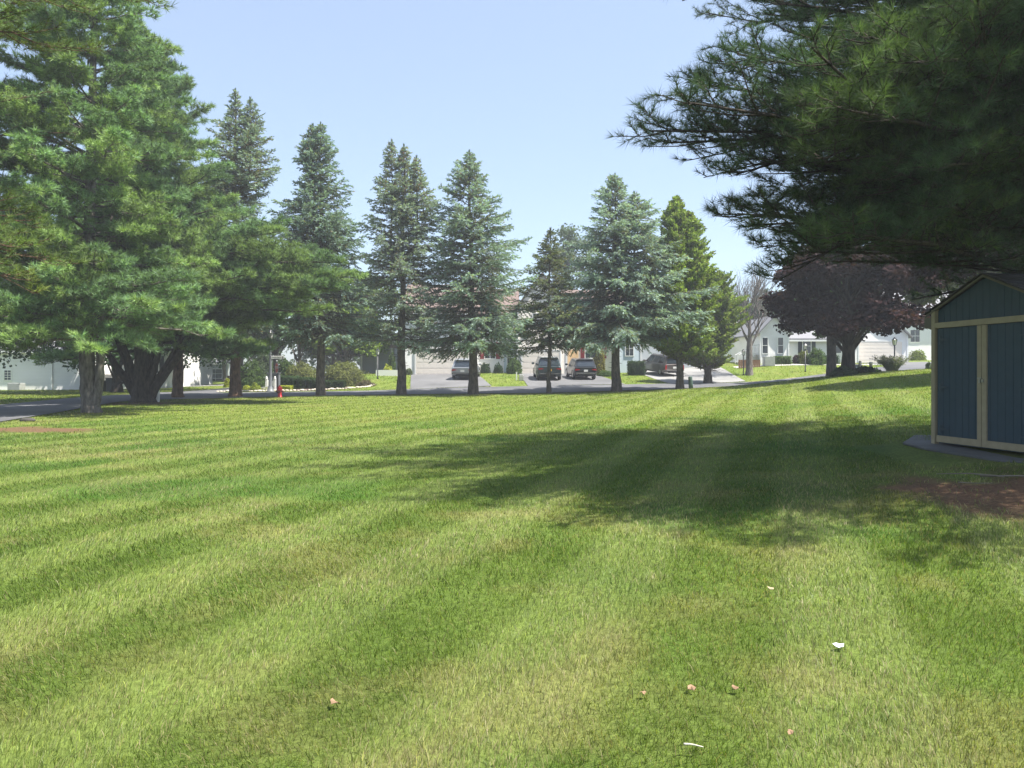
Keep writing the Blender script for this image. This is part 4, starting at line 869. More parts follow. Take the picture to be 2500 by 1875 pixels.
# ------------------------------------------------------------------ vehicles (built facing +y, seen from behind)
def car(name, label, cat, loc, rz, paint, L_=4.7, W=1.9, H=1.7, kind='suv', plate='plate', rails=True, bar='chrome', tailwide=True):
    root = empty(name, loc, rz, label, cat, 'vehicles parked in the driveways'); hw = W/2; belt = .62*H if kind != 'van' else .60*H; gc = .22
    # stations from rear (y=0) to front (y=L)
    st = [(0, .90, belt*.98, .50), (.06, .97, belt, .38), (.5, 1.0, belt, gc+.06), (L_*.5, 1.0, belt*.985, gc), (L_*.74, .99, belt*.95, gc), (L_*.9, .96, belt*.86, gc+.06), (L_-.05, .88, belt*.74, .34), (L_, .8, belt*.6, .42)]
    b = MB(); ring_ = []
    for (y, f, zt, zb) in st:
        w = hw*f; ring_.append([(-w*.93, y, zb), (-w, y, zb+.16), (-w*1.0, y, (zb+zt)/2+.08), (-w*.96, y, zt-.05), (-w*.86, y, zt), (w*.86, y, zt), (w*.96, y, zt-.05), (w, y, (zb+zt)/2+.08), (w, y, zb+.16), (w*.93, y, zb)])
    vs = [p for r in ring_ for p in r]; k = 10; fs = []
    for i in range(len(st)-1):
        for j in range(k): fs.append((i*k+j, i*k+(j+1) % k, (i+1)*k+(j+1) % k, (i+1)*k+j))
    fs += [tuple(range(k))[::-1], tuple((len(st)-1)*k+j for j in range(k))]; b.add(vs, fs)
    # cabin
    yr0, yr1, yf0, yf1 = (.10, .42, L_*.58, L_*.74) if kind == 'suv' else (.04, .20, L_*.62, L_*.80)
    wb, wt = hw*.93, hw*.74
    base = [(yr0, belt-.02, wb), (yr1, H-.06, wt), (yr1+.3, H, wt*.97), (yf0-.25, H, wt*.97), (yf0, H-.04, wt), (yf1, belt-.03, wb)]
    V = [(-w, y, z) for y, z, w in base]+[(w, y, z) for y, z, w in base]; b.add(V, [(0,6,7,1),(1,7,8,2),(2,8,9,3),(3,9,10,4),(4,10,11,5),(0,1,2,3,4,5),(11,10,9,8,7,6)])
    body = b.build('body', paint, root, bevel=.035)
    def lerp(a, c, t): return tuple(a[i]*(1-t)+c[i]*t for i in range(3))
    # glass: rear, front, sides
    a_, b_, c_, d_ = V[0], V[6], V[7], V[1]
    def pane(nm, q, off, mi=.09, ma=.10):
        A_, B_, C_, D_ = q; A2 = lerp(lerp(A_, B_, mi), lerp(D_, C_, mi), .12); B2 = lerp(lerp(A_, B_, 1-mi), lerp(D_, C_, 1-mi), .12); C2 = lerp(lerp(A_, B_, 1-mi), lerp(D_, C_, 1-mi), 1-ma); D2 = lerp(lerp(A_, B_, mi), lerp(D_, C_, mi), 1-ma)
        m_ = MB(); m_.slab([tuple(p[i]+off[i]*.012 for i in range(3)) for p in (A2, B2, C2, D2)], off, .012); m_.build(nm, M['glass'], root)
    pane('rear_window', (a_, b_, c_, d_), (0, -1, .3)); pane('windshield', (V[5], V[11], V[10], V[4]), (0, 1, .4))
    for s in (-1, 1):
        o_ = 0 if s < 0 else 6
        p0, p1, p4, p5 = V[o_], V[1+o_], V[4+o_], V[5+o_]
        cuts = [.08, .36, .64, .93]
        for t0, t1 in zip(cuts[:-1], cuts[1:]):
            q0 = lerp(p0, p5, t0+.015); q1 = lerp(p0, p5, t1-.015); q2 = lerp(p1, p4, min(1, max(0, t1*1.15-.1))); q3 = lerp(p1, p4, max(0, t0*1.15-.07)+.02)
            A2 = lerp(q0, q3, .1); B2 = lerp(q1, q2, .1); C2 = lerp(q1, q2, .9); D2 = lerp(q0, q3, .9)
            m_ = MB(); m_.slab([(p[0]+s*.008, p[1], p[2]) for p in (A2, B2, C2, D2)], (s, 0, .2), .008); m_.build('side_window', M['glass'], root)
        t = MB(); zt = belt-.30
        if kind == 'van': t.slab([(s*hw*.93, -.012, zt-.16), (s*hw*.76, -.012, zt-.16), (s*hw*.78, -.012, zt+.24), (s*hw*.9, -.012, zt+.24)][::-s], (0, -1, 0), .03)
        else: t.slab([(s*hw*.93, -.012, zt+.02), (s*hw*.52, -.012, zt+.08), (s*hw*.54, -.012, zt+.13), (s*hw*.9, -.012, zt+.17)][::-s], (0, -1, 0), .03)
        t.build('taillight', M['tail'], root)
        mr_ = MB(); mr_.box(min(s*hw*.98, s*(hw+.2)), max(s*hw*.98, s*(hw+.2)), yf1-.3, yf1-.15, belt-.02, belt+.14); mr_.build('wing_mirror', paint, root, bevel=.03)
        for yy in (.85, L_-.95):
            ty_ = MB(); rr = .345
            prof = [(rr*.6, -.11), (rr*.93, -.115), (rr, -.07), (rr, .07), (rr*.93, .115), (rr*.6, .11)]; ty_.lathe(prof, n=24)
            to = ty_.build('wheel', M['rubber'], root); to.location = (s*(hw-.12), yy, rr); to.rotation_euler = (0, R(90), 0)
            ri = MB(); ri.lathe([(rr*.15, -.125), (rr*.58, -.118), (rr*.62, -.09), (rr*.62, .09), (rr*.58, .118), (rr*.15, .125)], n=16); ri.build('rim', M['rim'], to)
            ar = MB()
            for q in range(9):
                a0 = math.pi*q/9; a1 = math.pi*(q+1)/9
                ar.slab([(s*(hw+.004), yy+.37*math.cos(a0), rr+.37*math.sin(a0)), (s*(hw+.004), yy+.43*math.cos(a0), rr+.43*math.sin(a0)), (s*(hw+.004), yy+.43*math.cos(a1), rr+.43*math.sin(a1)), (s*(hw+.004), yy+.37*math.cos(a1), rr+.37*math.sin(a1))], (s, 0, 0), .012)
            if kind == 'suv': ar.build('wheel_arch', M['black'], root)
        if rails: rl_ = MB(); rl_.tube([(s*wt*.9, yr1+.15, H+.01), (s*wt*.92, yr1+.4, H+.05), (s*wt*.92, yf0-.4, H+.05), (s*wt*.9, yf0-.1, H)], [.018]*4, 6); rl_.build('roof_rail', M['chrome'] if bar == 'chrome' else M['black'], root)
    p = MB(); zp = belt-.33; p.box(-.16, .16, -.045, -.013, zp-.04, zp+.12); p.build('license_plate', M[plate], root)
    bp_ = MB(); bp_.box(-hw*.9, hw*.9, -.10, .03, .46, .60); bp_.build('bumper', M['black'] if bar != 'paint' else paint, root, bevel=.03)
    ch = MB(); ch.box(-hw*.82, hw*.82, -.112, -.101, .53, .565); ch.build('bumper_strip', M['chrome'], root)
    df = MB(); df.box(-hw*.6, hw*.6, -.06, .04, .30, .45); df.build('lower_valance', M['black'], root)
    sp = MB(); sp.box(-wt*.95, wt*.95, yr1-.16, yr1+.1, H-.055, H-.015); sp.build('rear_spoiler', paint, root, bevel=.012)
    return root
cp = lambda n, c_, m_=.3: plain(n, c_, .28, m_, noise=.04, spec=.6, coat=.6)
def park(px, Y_): x_ = gx(px, Y_); return x_, Y_, T1(x_, Y_+2)-.03
def rest(o, L_=4.7):
    x_, y_, _ = o.location; z0 = T1(x_, y_+.85)+.024; z1 = T1(x_, y_+L_-.95)+.024; o.rotation_euler[0] = math.atan2(z1-z0, L_-1.8); o.location[2] = z0-.85*math.tan(o.rotation_euler[0])
rest(car('parked_car', 'silver crossover parked left of the broad blue spruce trunk', 'car', (*park(1129, 61.5)[:2], 0), R(-5), cp('silver_paint', (.36, .38, .41), .5), 4.6, 1.85, 1.62))
rest(car('parked_car', 'dark green-grey SUV with roof rails and a yellow licence plate', 'SUV', (*park(1342, 61)[:2], 0), R(3), cp('dark_green_paint', (.035, .055, .06)), 4.9, 1.95, 1.82, plate='plate_y'), 4.9)
rest(car('parked_car', 'black SUV parked right of the dark green-grey one', 'SUV', (*park(1430, 62)[:2], 0), R(6), cp('black_paint', (.010, .014, .017)), 4.6, 1.88, 1.66, rails=False, bar='b'))
rest(car('parked_minivan', 'brown-grey minivan half hidden by the arborvitae trunk', 'minivan', (*park(1646, 66.5)[:2], 0), R(16), cp('taupe_paint', (.12, .10, .095), .4), 5.0, 1.95, 1.75, 'van', rails=True, bar='paint'), 5.0)

# ------------------------------------------------------------------ street furniture
x, y, z = G(660, 53.6)
lp = empty('street_lamp', (x, y, z), 0, 'grey fluted street lamp post holding the white street name sign', 'street lamp')
p = MB(); p.lathe([(.30, 0), (.30, .06), (.22, .12), (.17, .30), (.14, .36), (.115, .42), (.10, 1.5), (.085, 2.4), (.05, 3.1), (.045, 3.6)], n=16); p.build('post', M['grey_metal'], lp, True)
p = MB(); p.lathe([(.05, 3.6), (.14, 3.66), (.15, 3.70)], n=10); p.lathe([(.26, 4.12), (.20, 4.2), (.06, 4.36), (.02, 4.46)], n=10)
for k in range(6): a_ = k*math.pi/3; p.tube([(.14*math.cos(a_), .14*math.sin(a_), 3.69), (.23*math.cos(a_), .23*math.sin(a_), 4.13)], [.012, .012], 4)
ln = p.build('lantern', M['black'], lp); p = MB(); p.lathe([(.12, 3.71), (.21, 4.11)], n=10); p.build('lamp_glass', plain('frosted_glass', (.5, .5, .46), .3), ln)
sg = empty('street_sign', (x+.08, y-.05, z+2.32), R(4), 'small white street name sign with dark lettering on the lamp post', 'sign')
p = MB(); p.box(0, .88, -.012, .012, 0, .20); p.build('panel', M['sign_white'], sg, bevel=.005)
p = MB(); p.box(-.06, 0, -.02, .02, .02, .18); p.build('bracket', M['grey_metal'], sg)
def text(s_, size, loc, parent, mat, name='lettering', rot=(R(90), 0, 0), ext=.003, sx=1):
    cu = bpy.data.curves.new(name, 'FONT'); cu.body = s_; cu.size = size; cu.extrude = ext; cu.align_x = 'CENTER'; cu.align_y = 'CENTER'
    o_ = bpy.data.objects.new('tmp', cu); C.objects.link(o_); dg = bpy.context.evaluated_depsgraph_get(); me = bpy.data.meshes.new_from_object(o_.evaluated_get(dg)); bpy.data.objects.remove(o_)
    me.materials.clear(); me.materials.append(mat); o2 = bpy.data.objects.new(name, me); C.objects.link(o2); o2.parent = parent; o2.location = loc; o2.rotation_euler = rot; o2.scale = (sx, 1, 1); return o2
text('TWAIN CIRCLE', .13, (.36, -.017, .10), sg, M['ink'], sx=.72)
p = MB(); p.box(.735, .845, -.016, -.0125, .03, .17); o = p.build('emblem', M['ink'], sg); text('H', .10, (.79, -.019, .10), o, M['sign_white'])
x, y, z = G(676, 51.6)
ss_ = empty('stop_sign', (x, y, z), R(-56), 'red stop sign turned almost edge-on beside the lamp post', 'sign')
p = MB(); p.box(-.025, .025, .0, .05, 0, 2.15); p.build('post', M['black'], ss_)
oc = [(.38*math.cos(R(22.5+45*k)), -.012, 1.72+.38*math.sin(R(22.5+45*k))) for k in range(8)]; p = MB(); p.slab(oc, (0, 1, 0), .010); fce = p.build('panel', M['sign_white'], ss_)
oc = [(.355*math.cos(R(22.5+45*k)), -.016, 1.72+.355*math.sin(R(22.5+45*k))) for k in range(8)]; p = MB(); p.slab(oc, (0, 1, 0), .0035); p.build('red_field', M['stopred'], fce)
text('STOP', .27, (0, -.018, 1.72), fce, M['sign_white'], sx=.95)
p = MB(); p.lathe([(.05, 2.13), (.06, 2.19), (.02, 2.24)], n=8); p.build('post_cap', M['white'], ss_)
x, y, z = G(661, 55.0)
gs = empty('entrance_sign', (x, y, z), 0, 'white two-post entrance sign with ball finials behind the lamp post', 'sign')
for s in (-1, 1):
    p = MB(); p.box(s*.30-.07, s*.30+.07, -.07, .07, 0, .86); q = p.build('post', M['white'], gs); f_ = MB(); f_.lathe([(.10, .86), (.10, .89), (.04, .91), (.075, .96), (.075, 1.0), (.02, 1.05)], cx=s*.30, n=12); f_.build('finial', M['white'], q, True)
p = MB(); p.slab([(-.23, -.03, .34), (.23, -.03, .34), (.23, -.03, .82), (.11, -.03, .70), (0, -.03, .66), (-.11, -.03, .70), (-.23, -.03, .82)], (0, 1, 0), .05); p.build('panel', M['white'], gs)
p = MB(); p.box(-.42, .42, .5, .9, .0, 1.25); p.box(-.46, .46, .46, .94, 1.25, 1.31); x2 = p.build('utility_cabinet', M['grey_metal'], bevel=.01); x2.location = (x, y, z); tag(x2, 'grey cabinet standing behind the white entrance sign', 'utility box')
x, y, z = G(683, 46.6)
hy = empty('fire_hydrant', (x, y, z), 0, 'red fire hydrant at the lawn edge by the street', 'hydrant')
p = MB(); p.lathe([(.16, -.03), (.16, .03), (.125, .05), (.12, .42), (.15, .44), (.15, .48)], n=18); p.build('barrel', M['hyd'], hy, True)
p = MB(); p.lathe([(.15, .481), (.145, .55), (.12, .62), (.07, .67), (.035, .69), (.035, .74), (.0, .745)], n=18); p.build('bonnet', M['hyd'], hy, True)
for s in (-1, 1):
    p = MB(); p.lathe([(.055, 0), (.055, .07), (.075, .07), (.075, .11), (.03, .125)], n=12); o = p.build('side_cap', M['hyd2'], hy); o.location = (s*.11, 0, .36); o.rotation_euler = (0, s*R(90), 0)
p = MB(); p.lathe([(.075, 0), (.075, .07), (.095, .07), (.095, .11), (.03, .125)], n=12); o = p.build('front_cap', M['hyd2'], hy); o.location = (0, -.11, .34); o.rotation_euler = (R(90), 0, 0)
def black_post(px, Y_, label, h=2.0, lantern=False):
    x_, y_, z_ = G(px, Y_); r = empty('lamp_post', (x_, y_, z_), 0, label, 'lamp post')
    p = MB(); p.lathe([(.07, 0), (.07, .1), (.045, .14), (.04, h)], n=10); p.build('post', M['black'], r, True)
    p = MB(); p.lathe([(.05, h), (.10, h+.03)], n=6); p.lathe([(.20, h+.36), (.05, h+.50), (.02, h+.56)], n=6)
    for k in range(6): a_ = k*math.pi/3; p.tube([(.10*math.cos(a_), .10*math.sin(a_), h+.03), (.17*math.cos(a_), .17*math.sin(a_), h+.37)], [.01, .01], 4)
    l_ = p.build('lantern', M['black'], r); p = MB(); p.lathe([(.085, h+.035), (.15, h+.355)], n=6); p.build('lamp_glass', M['sign_white'], l_); return r
black_post(922, 64, 'thin black lamp post beside the white garden wall', 2.0); black_post(1815, 66, 'thin black lamp post just left of the bare tree', 1.7)
black_post(1966, 66, 'thin black lamp post in front of the white house hedge', 1.9); black_post(2184, 50, 'black lantern post standing in the silvery shrub by the garage', 1.9)
black_post(433, 66, 'thin black lamp post on the grass verge by the side road', 1.9)
x, y, z = G(1687, 50.6)
p = MB(); p.lathe([(.14, -.02), (.145, .3), (.13, .76), (.12, .80), (.03, .82)], n=16); o = p.build('utility_pedestal', M['box_green'], smooth=True); o.location = (x, y, z); o.rotation_euler = (0, R(-4), 0); tag(o, 'dark green utility post by the street beside the arborvitae', 'utility post')
x, y, z = G(1261, 61.5); p = MB(); p.box(-.05, .05, -.05, .05, 0, .62); p.box(-.055, .055, -.055, .055, .621, .66); o = p.build('marker_post', M['white'], bevel=.01); o.location = (x, y, z); tag(o, 'slim white marker post on the grass by the second driveway', 'post')
x, y, z = G(1273, 61.2); p = MB(); p.box(-.19, .19, -.16, .16, 0, .40); p.box(-.15, .15, -.12, .12, .401, .50); o = p.build('utility_box', M['box_grey'], bevel=.03); o.location = (x, y, z); tag(o, 'squat grey utility box right of the slim white marker post', 'utility box')
x, y, z = G(2080, 46.5); p = MB(); p.box(-.36, .36, -.25, .25, 0, .55); p.box(-.38, .38, -.27, .27, .551, .60); o = empty('utility_box', (x, y, z), 0, 'pale grey utility box at the foot of the purple maple', 'utility box'); p.build('cabinet', M['box_grey'], o, bevel=.01); p = MB(); p.box(.10, .26, -.262, -.2505, .34, .46); p.build('notice', M['sign_white'], o)
x, y, z = G(2100, 46.2); p = MB(); p.lathe([(.085, 0), (.085, .62), (.07, .66), (.02, .67)], n=12); o = p.build('vent_pipe', M['cream'], smooth=True); o.location = (x, y, z+.1); tag(o, 'cream vent pipe between the utility box and the other pipe', 'pipe')
x, y, z = G(2126, 46.0); p = MB(); p.lathe([(.09, 0), (.09, .42), (.12, .44), (.12, .52), (.03, .56)], n=12); o = p.build('vent_pipe', M['cream'], smooth=True); o.location = (x, y, z+.1); tag(o, 'short capped cream pipe left of the silvery shrub', 'pipe')
x, y, z = G(384, 41.2); pt = empty('white_post', (x, y, z), 0, 'square white post behind the dark many-forked pine trunk', 'post')
p = MB(); p.box(-.09, .09, -.09, .09, -.05, 1.15); p.build('post', M['white'], pt); p = MB(); p.slab([(-.12,-.12,1.151),(.12,-.12,1.151),(0,-.12,1.22)], (0,1,0), .24); p.build('cap', M['white'], pt)
for px, w_, h_, lb in ((236, .5, .75, 'dark wheeled bin, left of three behind the forked trunk'), (250, .55, .8, 'dark wheeled bin, middle of three behind the forked trunk'), (270, .5, 1.0, 'tall dark bin, right of three behind the forked trunk')):
    x, y, z = G(px, 60); p = MB(); p.slab([(-w_/2*.85, -w_/2, 0), (w_/2*.85, -w_/2, 0), (w_/2, -w_/2, h_), (-w_/2, -w_/2, h_)], (0, 1, 0), w_); o = empty('wheeled_bin', (x, y, z), 0, lb, 'bin', 'dark bins behind the forked pine trunk'); p.build('bin_body', M['black'], o, bevel=.02)
    p = MB(); p.box(-w_/2-.03, w_/2+.03, -w_/2-.03, w_/2+.03, h_+.001, h_+.06); p.build('lid', M['black'], o, bevel=.01)
fn = empty('wooden_fence', (0, 0, 0), 0, 'low brown board fence beyond the side road', 'fence')
for k in range(22):
    x0 = -28.5+k*.22; q = MB(); z_ = T1(x0, 77); q.box(x0, x0+.2, 77, 77.03, z_, z_+.75+.02*(k % 3)); q.build('board', M['wood'], fn)
q = MB(); z_ = T1(-26, 77); q.box(-28.5, -23.7, 77.031, 77.08, z_+.5, z_+.6); q.build('rail', M['wood'], fn)
x, y, z = G(1803, 70); fb = MB(); 
for k in range(10): fb.box(k*.2, k*.2+.18, 0, .03, 0, .8)
fb.box(0, 2.0, .031, .07, .55, .65); o = fb.build('wooden_fence', M['wood']); o.location = (x, y, z); tag(o, 'short brown fence behind the bare tree', 'fence')
x, y, z = G(1866, 70.5); p = MB(); p.box(-.45, .45, -.4, .4, 0, .85); p.box(-.35, .35, -.3, .3, .851, .87); o = p.build('air_conditioner', M['box_grey'], bevel=.03); o.location = (x+.4, y, z); tag(o, 'grey air conditioner beside the steps of the right white house', 'air conditioner')

# ------------------------------------------------------------------ shrubs, beds and stones
GRN = (.070, .115, .030); DK = (.035, .065, .022); YG = (.30, .33, .04); OL = (.13, .145, .045)
def sh(px, Y_, wpx, h, seed, col, label, sy=None, **k):
    x_, y_, z_ = G(px, Y_); rx = wpx/F*Y_/2; return shrub(label, (x_, y_, z_-.03), rx, sy or rx*.9, h, seed, col, **k)
sh(609, 61, 78, 1.85, 1, GRN, 'large dark green rounded shrub left of the lamp post', size=.13, n=3600)
sh(736, 62, 90, 1.75, 2, OL, 'olive flowering shrub between lamp post and spruce trunk', size=.13, n=3600)
sh(838, 60, 112, 1.75, 3, OL, 'broad olive dome shrub right of the spruce trunk', size=.13, n=4600)
sh(697, 64, 44, 2.1, 41, GRN, 'green shrub behind the street name sign', size=.14)
for k, (px, Y_, w_, h_) in enumerate(((702, 58.2, 52, .95), (742, 57.6, 40, .85), (773, 57.5, 30, .75))): sh(px, Y_, w_, h_, 10+k, DK, ('long clipped dark hedge right of the lamp post', 'clipped dark hedge in the middle of three', 'clipped dark hedge just left of the spruce trunk')[k], sy=.6, box=True, size=.08, n=3000, name='hedge', cat='hedge', group='clipped hedges in the corner bed')
sh(800, 57.3, 26, .62, 14, DK, 'small dark box shrub right of the spruce trunk', box=True, size=.07, n=1500); sh(829, 57.3, 26, .6, 15, DK, 'small dark box shrub, second right of the spruce trunk', box=True, size=.07, n=1500)
sh(590, 57.5, 22, .7, 16, DK, 'small dark box shrub behind the yellow mounds', box=True, size=.07, n=1500)
sh(605, 55.6, 24, .42, 17, YG, 'low yellow shrub leftmost of the pair by the lamp post', size=.07, n=1400); sh(624, 55.4, 27, .58, 18, (.22, .27, .04), 'taller yellow-green shrub of the pair by the lamp post', size=.07, n=1600)
sh(698, 54.8, 28, .42, 19, YG, 'bright yellow flat shrub just right of the hydrant', size=.07, n=1500, box=True); sh(556, 64, 18, .75, 20, YG, 'yellow-green shrub left of the reddish trunk', size=.08, n=1300)
sh(648, 54.6, 22, .3, 21, (.35, .36, .26), 'white flowering clump beside the lamp base', size=.07, n=900, cat='flowers', name='flower_clump')
sh(893, 58.5, 44, .45, 22, (.10, .085, .05), 'low brownish shrub above the curved stone edging', size=.08, n=1400)
MU = MB()
def curve_bed(pts, name, mat, off, width=1.2): return rib(pts, width, name, mat, off)
mul_m = plain('bark_mulch', (.07, .045, .035), .95, noise=.4, scale=12, bump=.6)
curve_bed([(-20.2, 55.6), (-17.5, 55.4), (-15, 55.8), (-12.2, 57.8)], 'mulch_bed', mul_m, .03, 2.2)
rs = random.Random(4); stones = empty('stone_edging', (0, 0, 0), 0, 'curved row of pale stones edging the corner shrub bed', 'edging')
edge = catmull([(-20.9, 54.6), (-18.6, 54.2), (-16.2, 54.4), (-14.1, 55.4), (-12.4, 56.4), (-10.9, 57.6), (-10.6, 58.8)], 9)
for (a_, b_) in edge[::1]:
    q = MB(); r0 = rs.uniform(.07, .14); q.lathe([(r0, 0), (r0*1.1, r0*.4), (r0*.8, r0*.9), (r0*.1, r0)], n=7); o = q.build('stone', M['stone'], stones, True); o.location = (a_, b_, T1(a_, b_)+.01); o.rotation_euler = (0, 0, rs.random()*3); o.scale = (1.3, .9, 1)
# foundation planting before the townhouses
sh(998, 69.3, 19, .62, 30, (.10, .13, .06), 'small round shrub left of the wide cream garage', size=.08, n=900)
sh(957, 69.5, 20, 1.9, 31, GRN, 'cone-shaped green shrub behind the white garden wall', size=.10, n=2000); sh(946, 68.6, 26, .9, 32, YG, 'leafy light green plant in the white garden wall bed', size=.12, n=900)
sh(1184, 70.2, 27, .95, 33, DK, 'dark rounded shrub below the maroon-shuttered window, left one', size=.09, n=1600); sh(1217, 70.2, 24, .85, 34, DK, 'dark rounded shrub below the maroon-shuttered window, right one', size=.09, n=1400)
sh(1257, 69.2, 38, 1.45, 35, GRN, 'spreading green shrub left of the second garage', size=.11, n=2200)
sh(1463, 68.5, 30, 2.6, 36, (.19, .17, .04), 'tall yellowish shrub right of the black SUV', size=.14, n=2000); sh(1478, 67, 40, .5, 37, GRN, 'low green ground plants right of the black SUV', size=.1, n=1300)
sh(1553, 68.5, 40, 1.25, 38, DK, 'clipped dark green hedge in front of the pale blue siding', box=True, size=.09, n=2400, sy=.7)
sh(1908, 71.5, 42, .75, 50, GRN, 'low green hedge along the right white house', box=True, sy=.6, size=.1, n=1500); sh(1945, 71.7, 22, .8, 51, (.06, .03, .04), 'dark purple shrub in the hedge line', size=.1, n=1000)
sh(1962, 71.4, 32, 1.2, 52, OL, 'olive round shrub behind the lamp post', size=.1, n=1500); sh(1992, 70.8, 46, 1.5, 53, GRN, 'bright green shrub below the shuttered window', size=.12, n=2200); sh(2025, 71.5, 40, .8, 54, DK, 'dark clipped hedge right of the bright green shrub', box=True, sy=.6, size=.1, n=1300)
sh(2060, 43.5, 56, .45, 55, (.04, .075, .03), 'dark leafy plants round the purple maple trunk', size=.16, n=1300); sh(2115, 45, 60, .38, 56, DK, 'dark ground plants below the cream pipes', size=.12, n=1300)
sh(2240, 83, 40, 1.1, 58, (.16, .2, .04), 'yellow-green planting below the distant white house', size=.14, n=1000)
sh(2268, 42, 14, .4, 59, (.13, .16, .11), 'small grey-green tuft beside the shed corner', size=.09, n=500)
sh(640, 66, 60, 2.6, 60, (.07, .10, .05), 'tall grey-green shrub behind the lamp post', size=.16, n=3200)
# silvery arching shrub: many fine stems
def silver(px, Y_, rx, h, seed):
    x_, y_, z_ = G(px, Y_); rg = np.random.default_rng(seed); n = 260; az = rg.uniform(0, 6.28, n); ln = rg.uniform(.6, 1, n)
    P = []; Fo = NP()
    s = np.linspace(0, 1, 6)[None]; r = rx*ln[:, None]*(.22+.78*s)*rg.uniform(.3, 1, n)[:, None]; zz = h*ln[:, None]*(1.9*s-.95*s*s)*rg.uniform(.7, 1, n)[:, None]
    PT = np.stack([np.cos(az)[:, None]*r, np.sin(az)[:, None]*r*.8, zz], -1); tubes_batch(Fo, PT, np.tile([.010, .009, .008, .007, .006, .004], (n, 1)), 3, (.20, .22, .15))
    i = rg.integers(0, n, 5200); f = rg.uniform(.25, 1, 5200)*5; k = np.minimum(f.astype(int), 4); fr = (f-k)[:, None]; p = PT[i, k]*(1-fr)+PT[i, k+1]*fr
    d = unit(rg.normal(size=(5200, 3))+np.array([0, 0, .6])); col = np.array([.19, .22, .15])*rg.uniform(.7, 1.3, (5200, 1)); col[f > 4.2] = [.30, .28, .34]
    quads(Fo, p, d, rg.uniform(.07, .14, 5200), np.full(5200, .035), col, rg)
    o = Fo.build('silver_shrub', M['broad']); o.location = (x_, y_, z_-.02); tag(o, 'silvery arching shrub with lavender tips beside the lantern post', 'shrub')
silver(2178, 46.5, 1.35, 1.15, 3)

# ------------------------------------------------------------------ other trees
PM = (.034, .015, .016)
x, y, z = G(2070, 45); broadleaf('dark purple-leaved maple standing at the right beyond the mound', 'purple maples', (x, y, z-.05), 8.5, 1.1, 5.3, 201, PM, n=36000, size=.26, r0=.38, barkm='bark_dark', clumps=170, name='maple_tree', lay=.5)
x, y, z = G(2028, 58); broadleaf('green maple behind the purple maple, trunk just left of it', None, (x, y, z-.05), 8.5, 2.6, 4.0, 202, (.05, .085, .03), n=12000, size=.26, r0=.36, barkm='bark_dark', name='maple_tree')
x, y, z = G(2480, 30); broadleaf('dark purple-leaved maple rising behind the shed roof', 'purple maples', (x, y, z-.05), 9.6, 2.6, 4.6, 203, PM, n=26000, size=.24, r0=.3, barkm='bark_dark', clumps=120, name='maple_tree', lay=.5)
x, y, z = G(2345, 52); broadleaf('green-topped tree between the two purple maples', None, (x, y, z-.05), 10.3, 3.4, 4.2, 204, (.10, .12, .035), n=14000, size=.28, r0=.3)
WD = NP(); rgw = np.random.default_rng(77); nx_ = 420; cx_ = rgw.uniform(-130, 130, nx_); cy_ = rgw.uniform(116, 128, nx_); hz_ = 7+4*fbm(cx_*.05, cx_*0, 3, 3)
cz_ = rgw.uniform(.5, 1, nx_)*hz_*rgw.uniform(.2, 1, nx_)+TZ(cx_, cy_); leafcloud(WD, rgw, np.stack([cx_, cy_, cz_], 1), rgw.uniform(1.6, 3.2, nx_), 42000, .75, (.05, .08, .035), squash=.8)
tag(WD.build('distant_woods', M['broad']), kind='stuff')
BGT = 'background trees beyond the street'
bgl = [(140, 88, 15, 5.5, (.05,.085,.035), 'dark tree behind the long white house'), (30, 72, 13, 5.5, (.04,.075,.03), 'dark leafy tree at the far left behind the white house'),
 (285, 58, 11.5, 10.0, (.035,.065,.03), 'low dark maple whose trunk stands right of the forked pine'), (463, 75, 9.5, 5.0, (.10,.15,.04), 'bright green maple on the verge by the side road'),
 (548, 90, 12, 4.6, (.035,.045,.035), 'dark purplish tree left of the reddish trunk'), (500, 84, 8, 3.2, (.10,.13,.05), 'olive tree right of the bright green maple'),
 (590, 76, 12.5, 4.6, (.07,.10,.05), 'grey-green tree behind the corner bed, leftmost'), (672, 72, 11.5, 4.4, (.04,.065,.035), 'dark tree right behind the lamp post'),
 (730, 78, 12.5, 4.6, (.05,.08,.035), 'mid green tree between lamp post and spruce trunk'), (845, 72, 7.5, 3.6, (.13,.19,.03), 'bright green low tree behind the olive dome shrub'),
 (815, 84, 11.5, 4.4, (.055,.085,.04), 'dark green tree behind the bright low tree'), (905, 86, 12.5, 4.2, (.09,.135,.04), 'light green tree left of the townhouses'), (890, 76, 6.5, 2.8, (.05,.08,.035), 'rounded dark tree beside the porch'),
 (380, 98, 14, 6, (.06,.09,.04), 'tree far behind the many-forked trunk'), (1795, 112, 9.5, 6, (.07,.10,.06), 'hazy tree far behind the bare tree, left'), (1900, 104, 10, 5.5, (.06,.09,.05), 'hazy tree behind the right white house'),
 (1385, 92, 17.2, 5.2, (.09,.125,.085), 'grey-green round tree rising behind the cream townhouse'), (2290, 98, 13, 6, (.05,.08,.04), 'dark tree behind the distant white house'), (1660, 100, 11, 5, (.07,.1,.05), 'tree far behind the arborvitae')]
for k, (px, Y_, H_, r_, col, lb) in enumerate(bgl):
    x, y, z = G(px, Y_); zc = {285: .3, 463: 2.4, 845: .5, 890: .4, 590: 1.2, 672: 1.8, 730: .9, 905: 1.0, 815: .8}.get(px, 1.6)
    broadleaf(lb, BGT, (x, y, z-.05), H_, zc, r_, 300+k, col, n=9000 if Y_ > 60 else 34000, size=.34 if Y_ > 60 else .26, r0=.38 if px in (285, 463) else .24, clumps=80 if Y_ > 60 else 220, barkm='bark_dark' if px in (285, 672) else 'bark_grey')
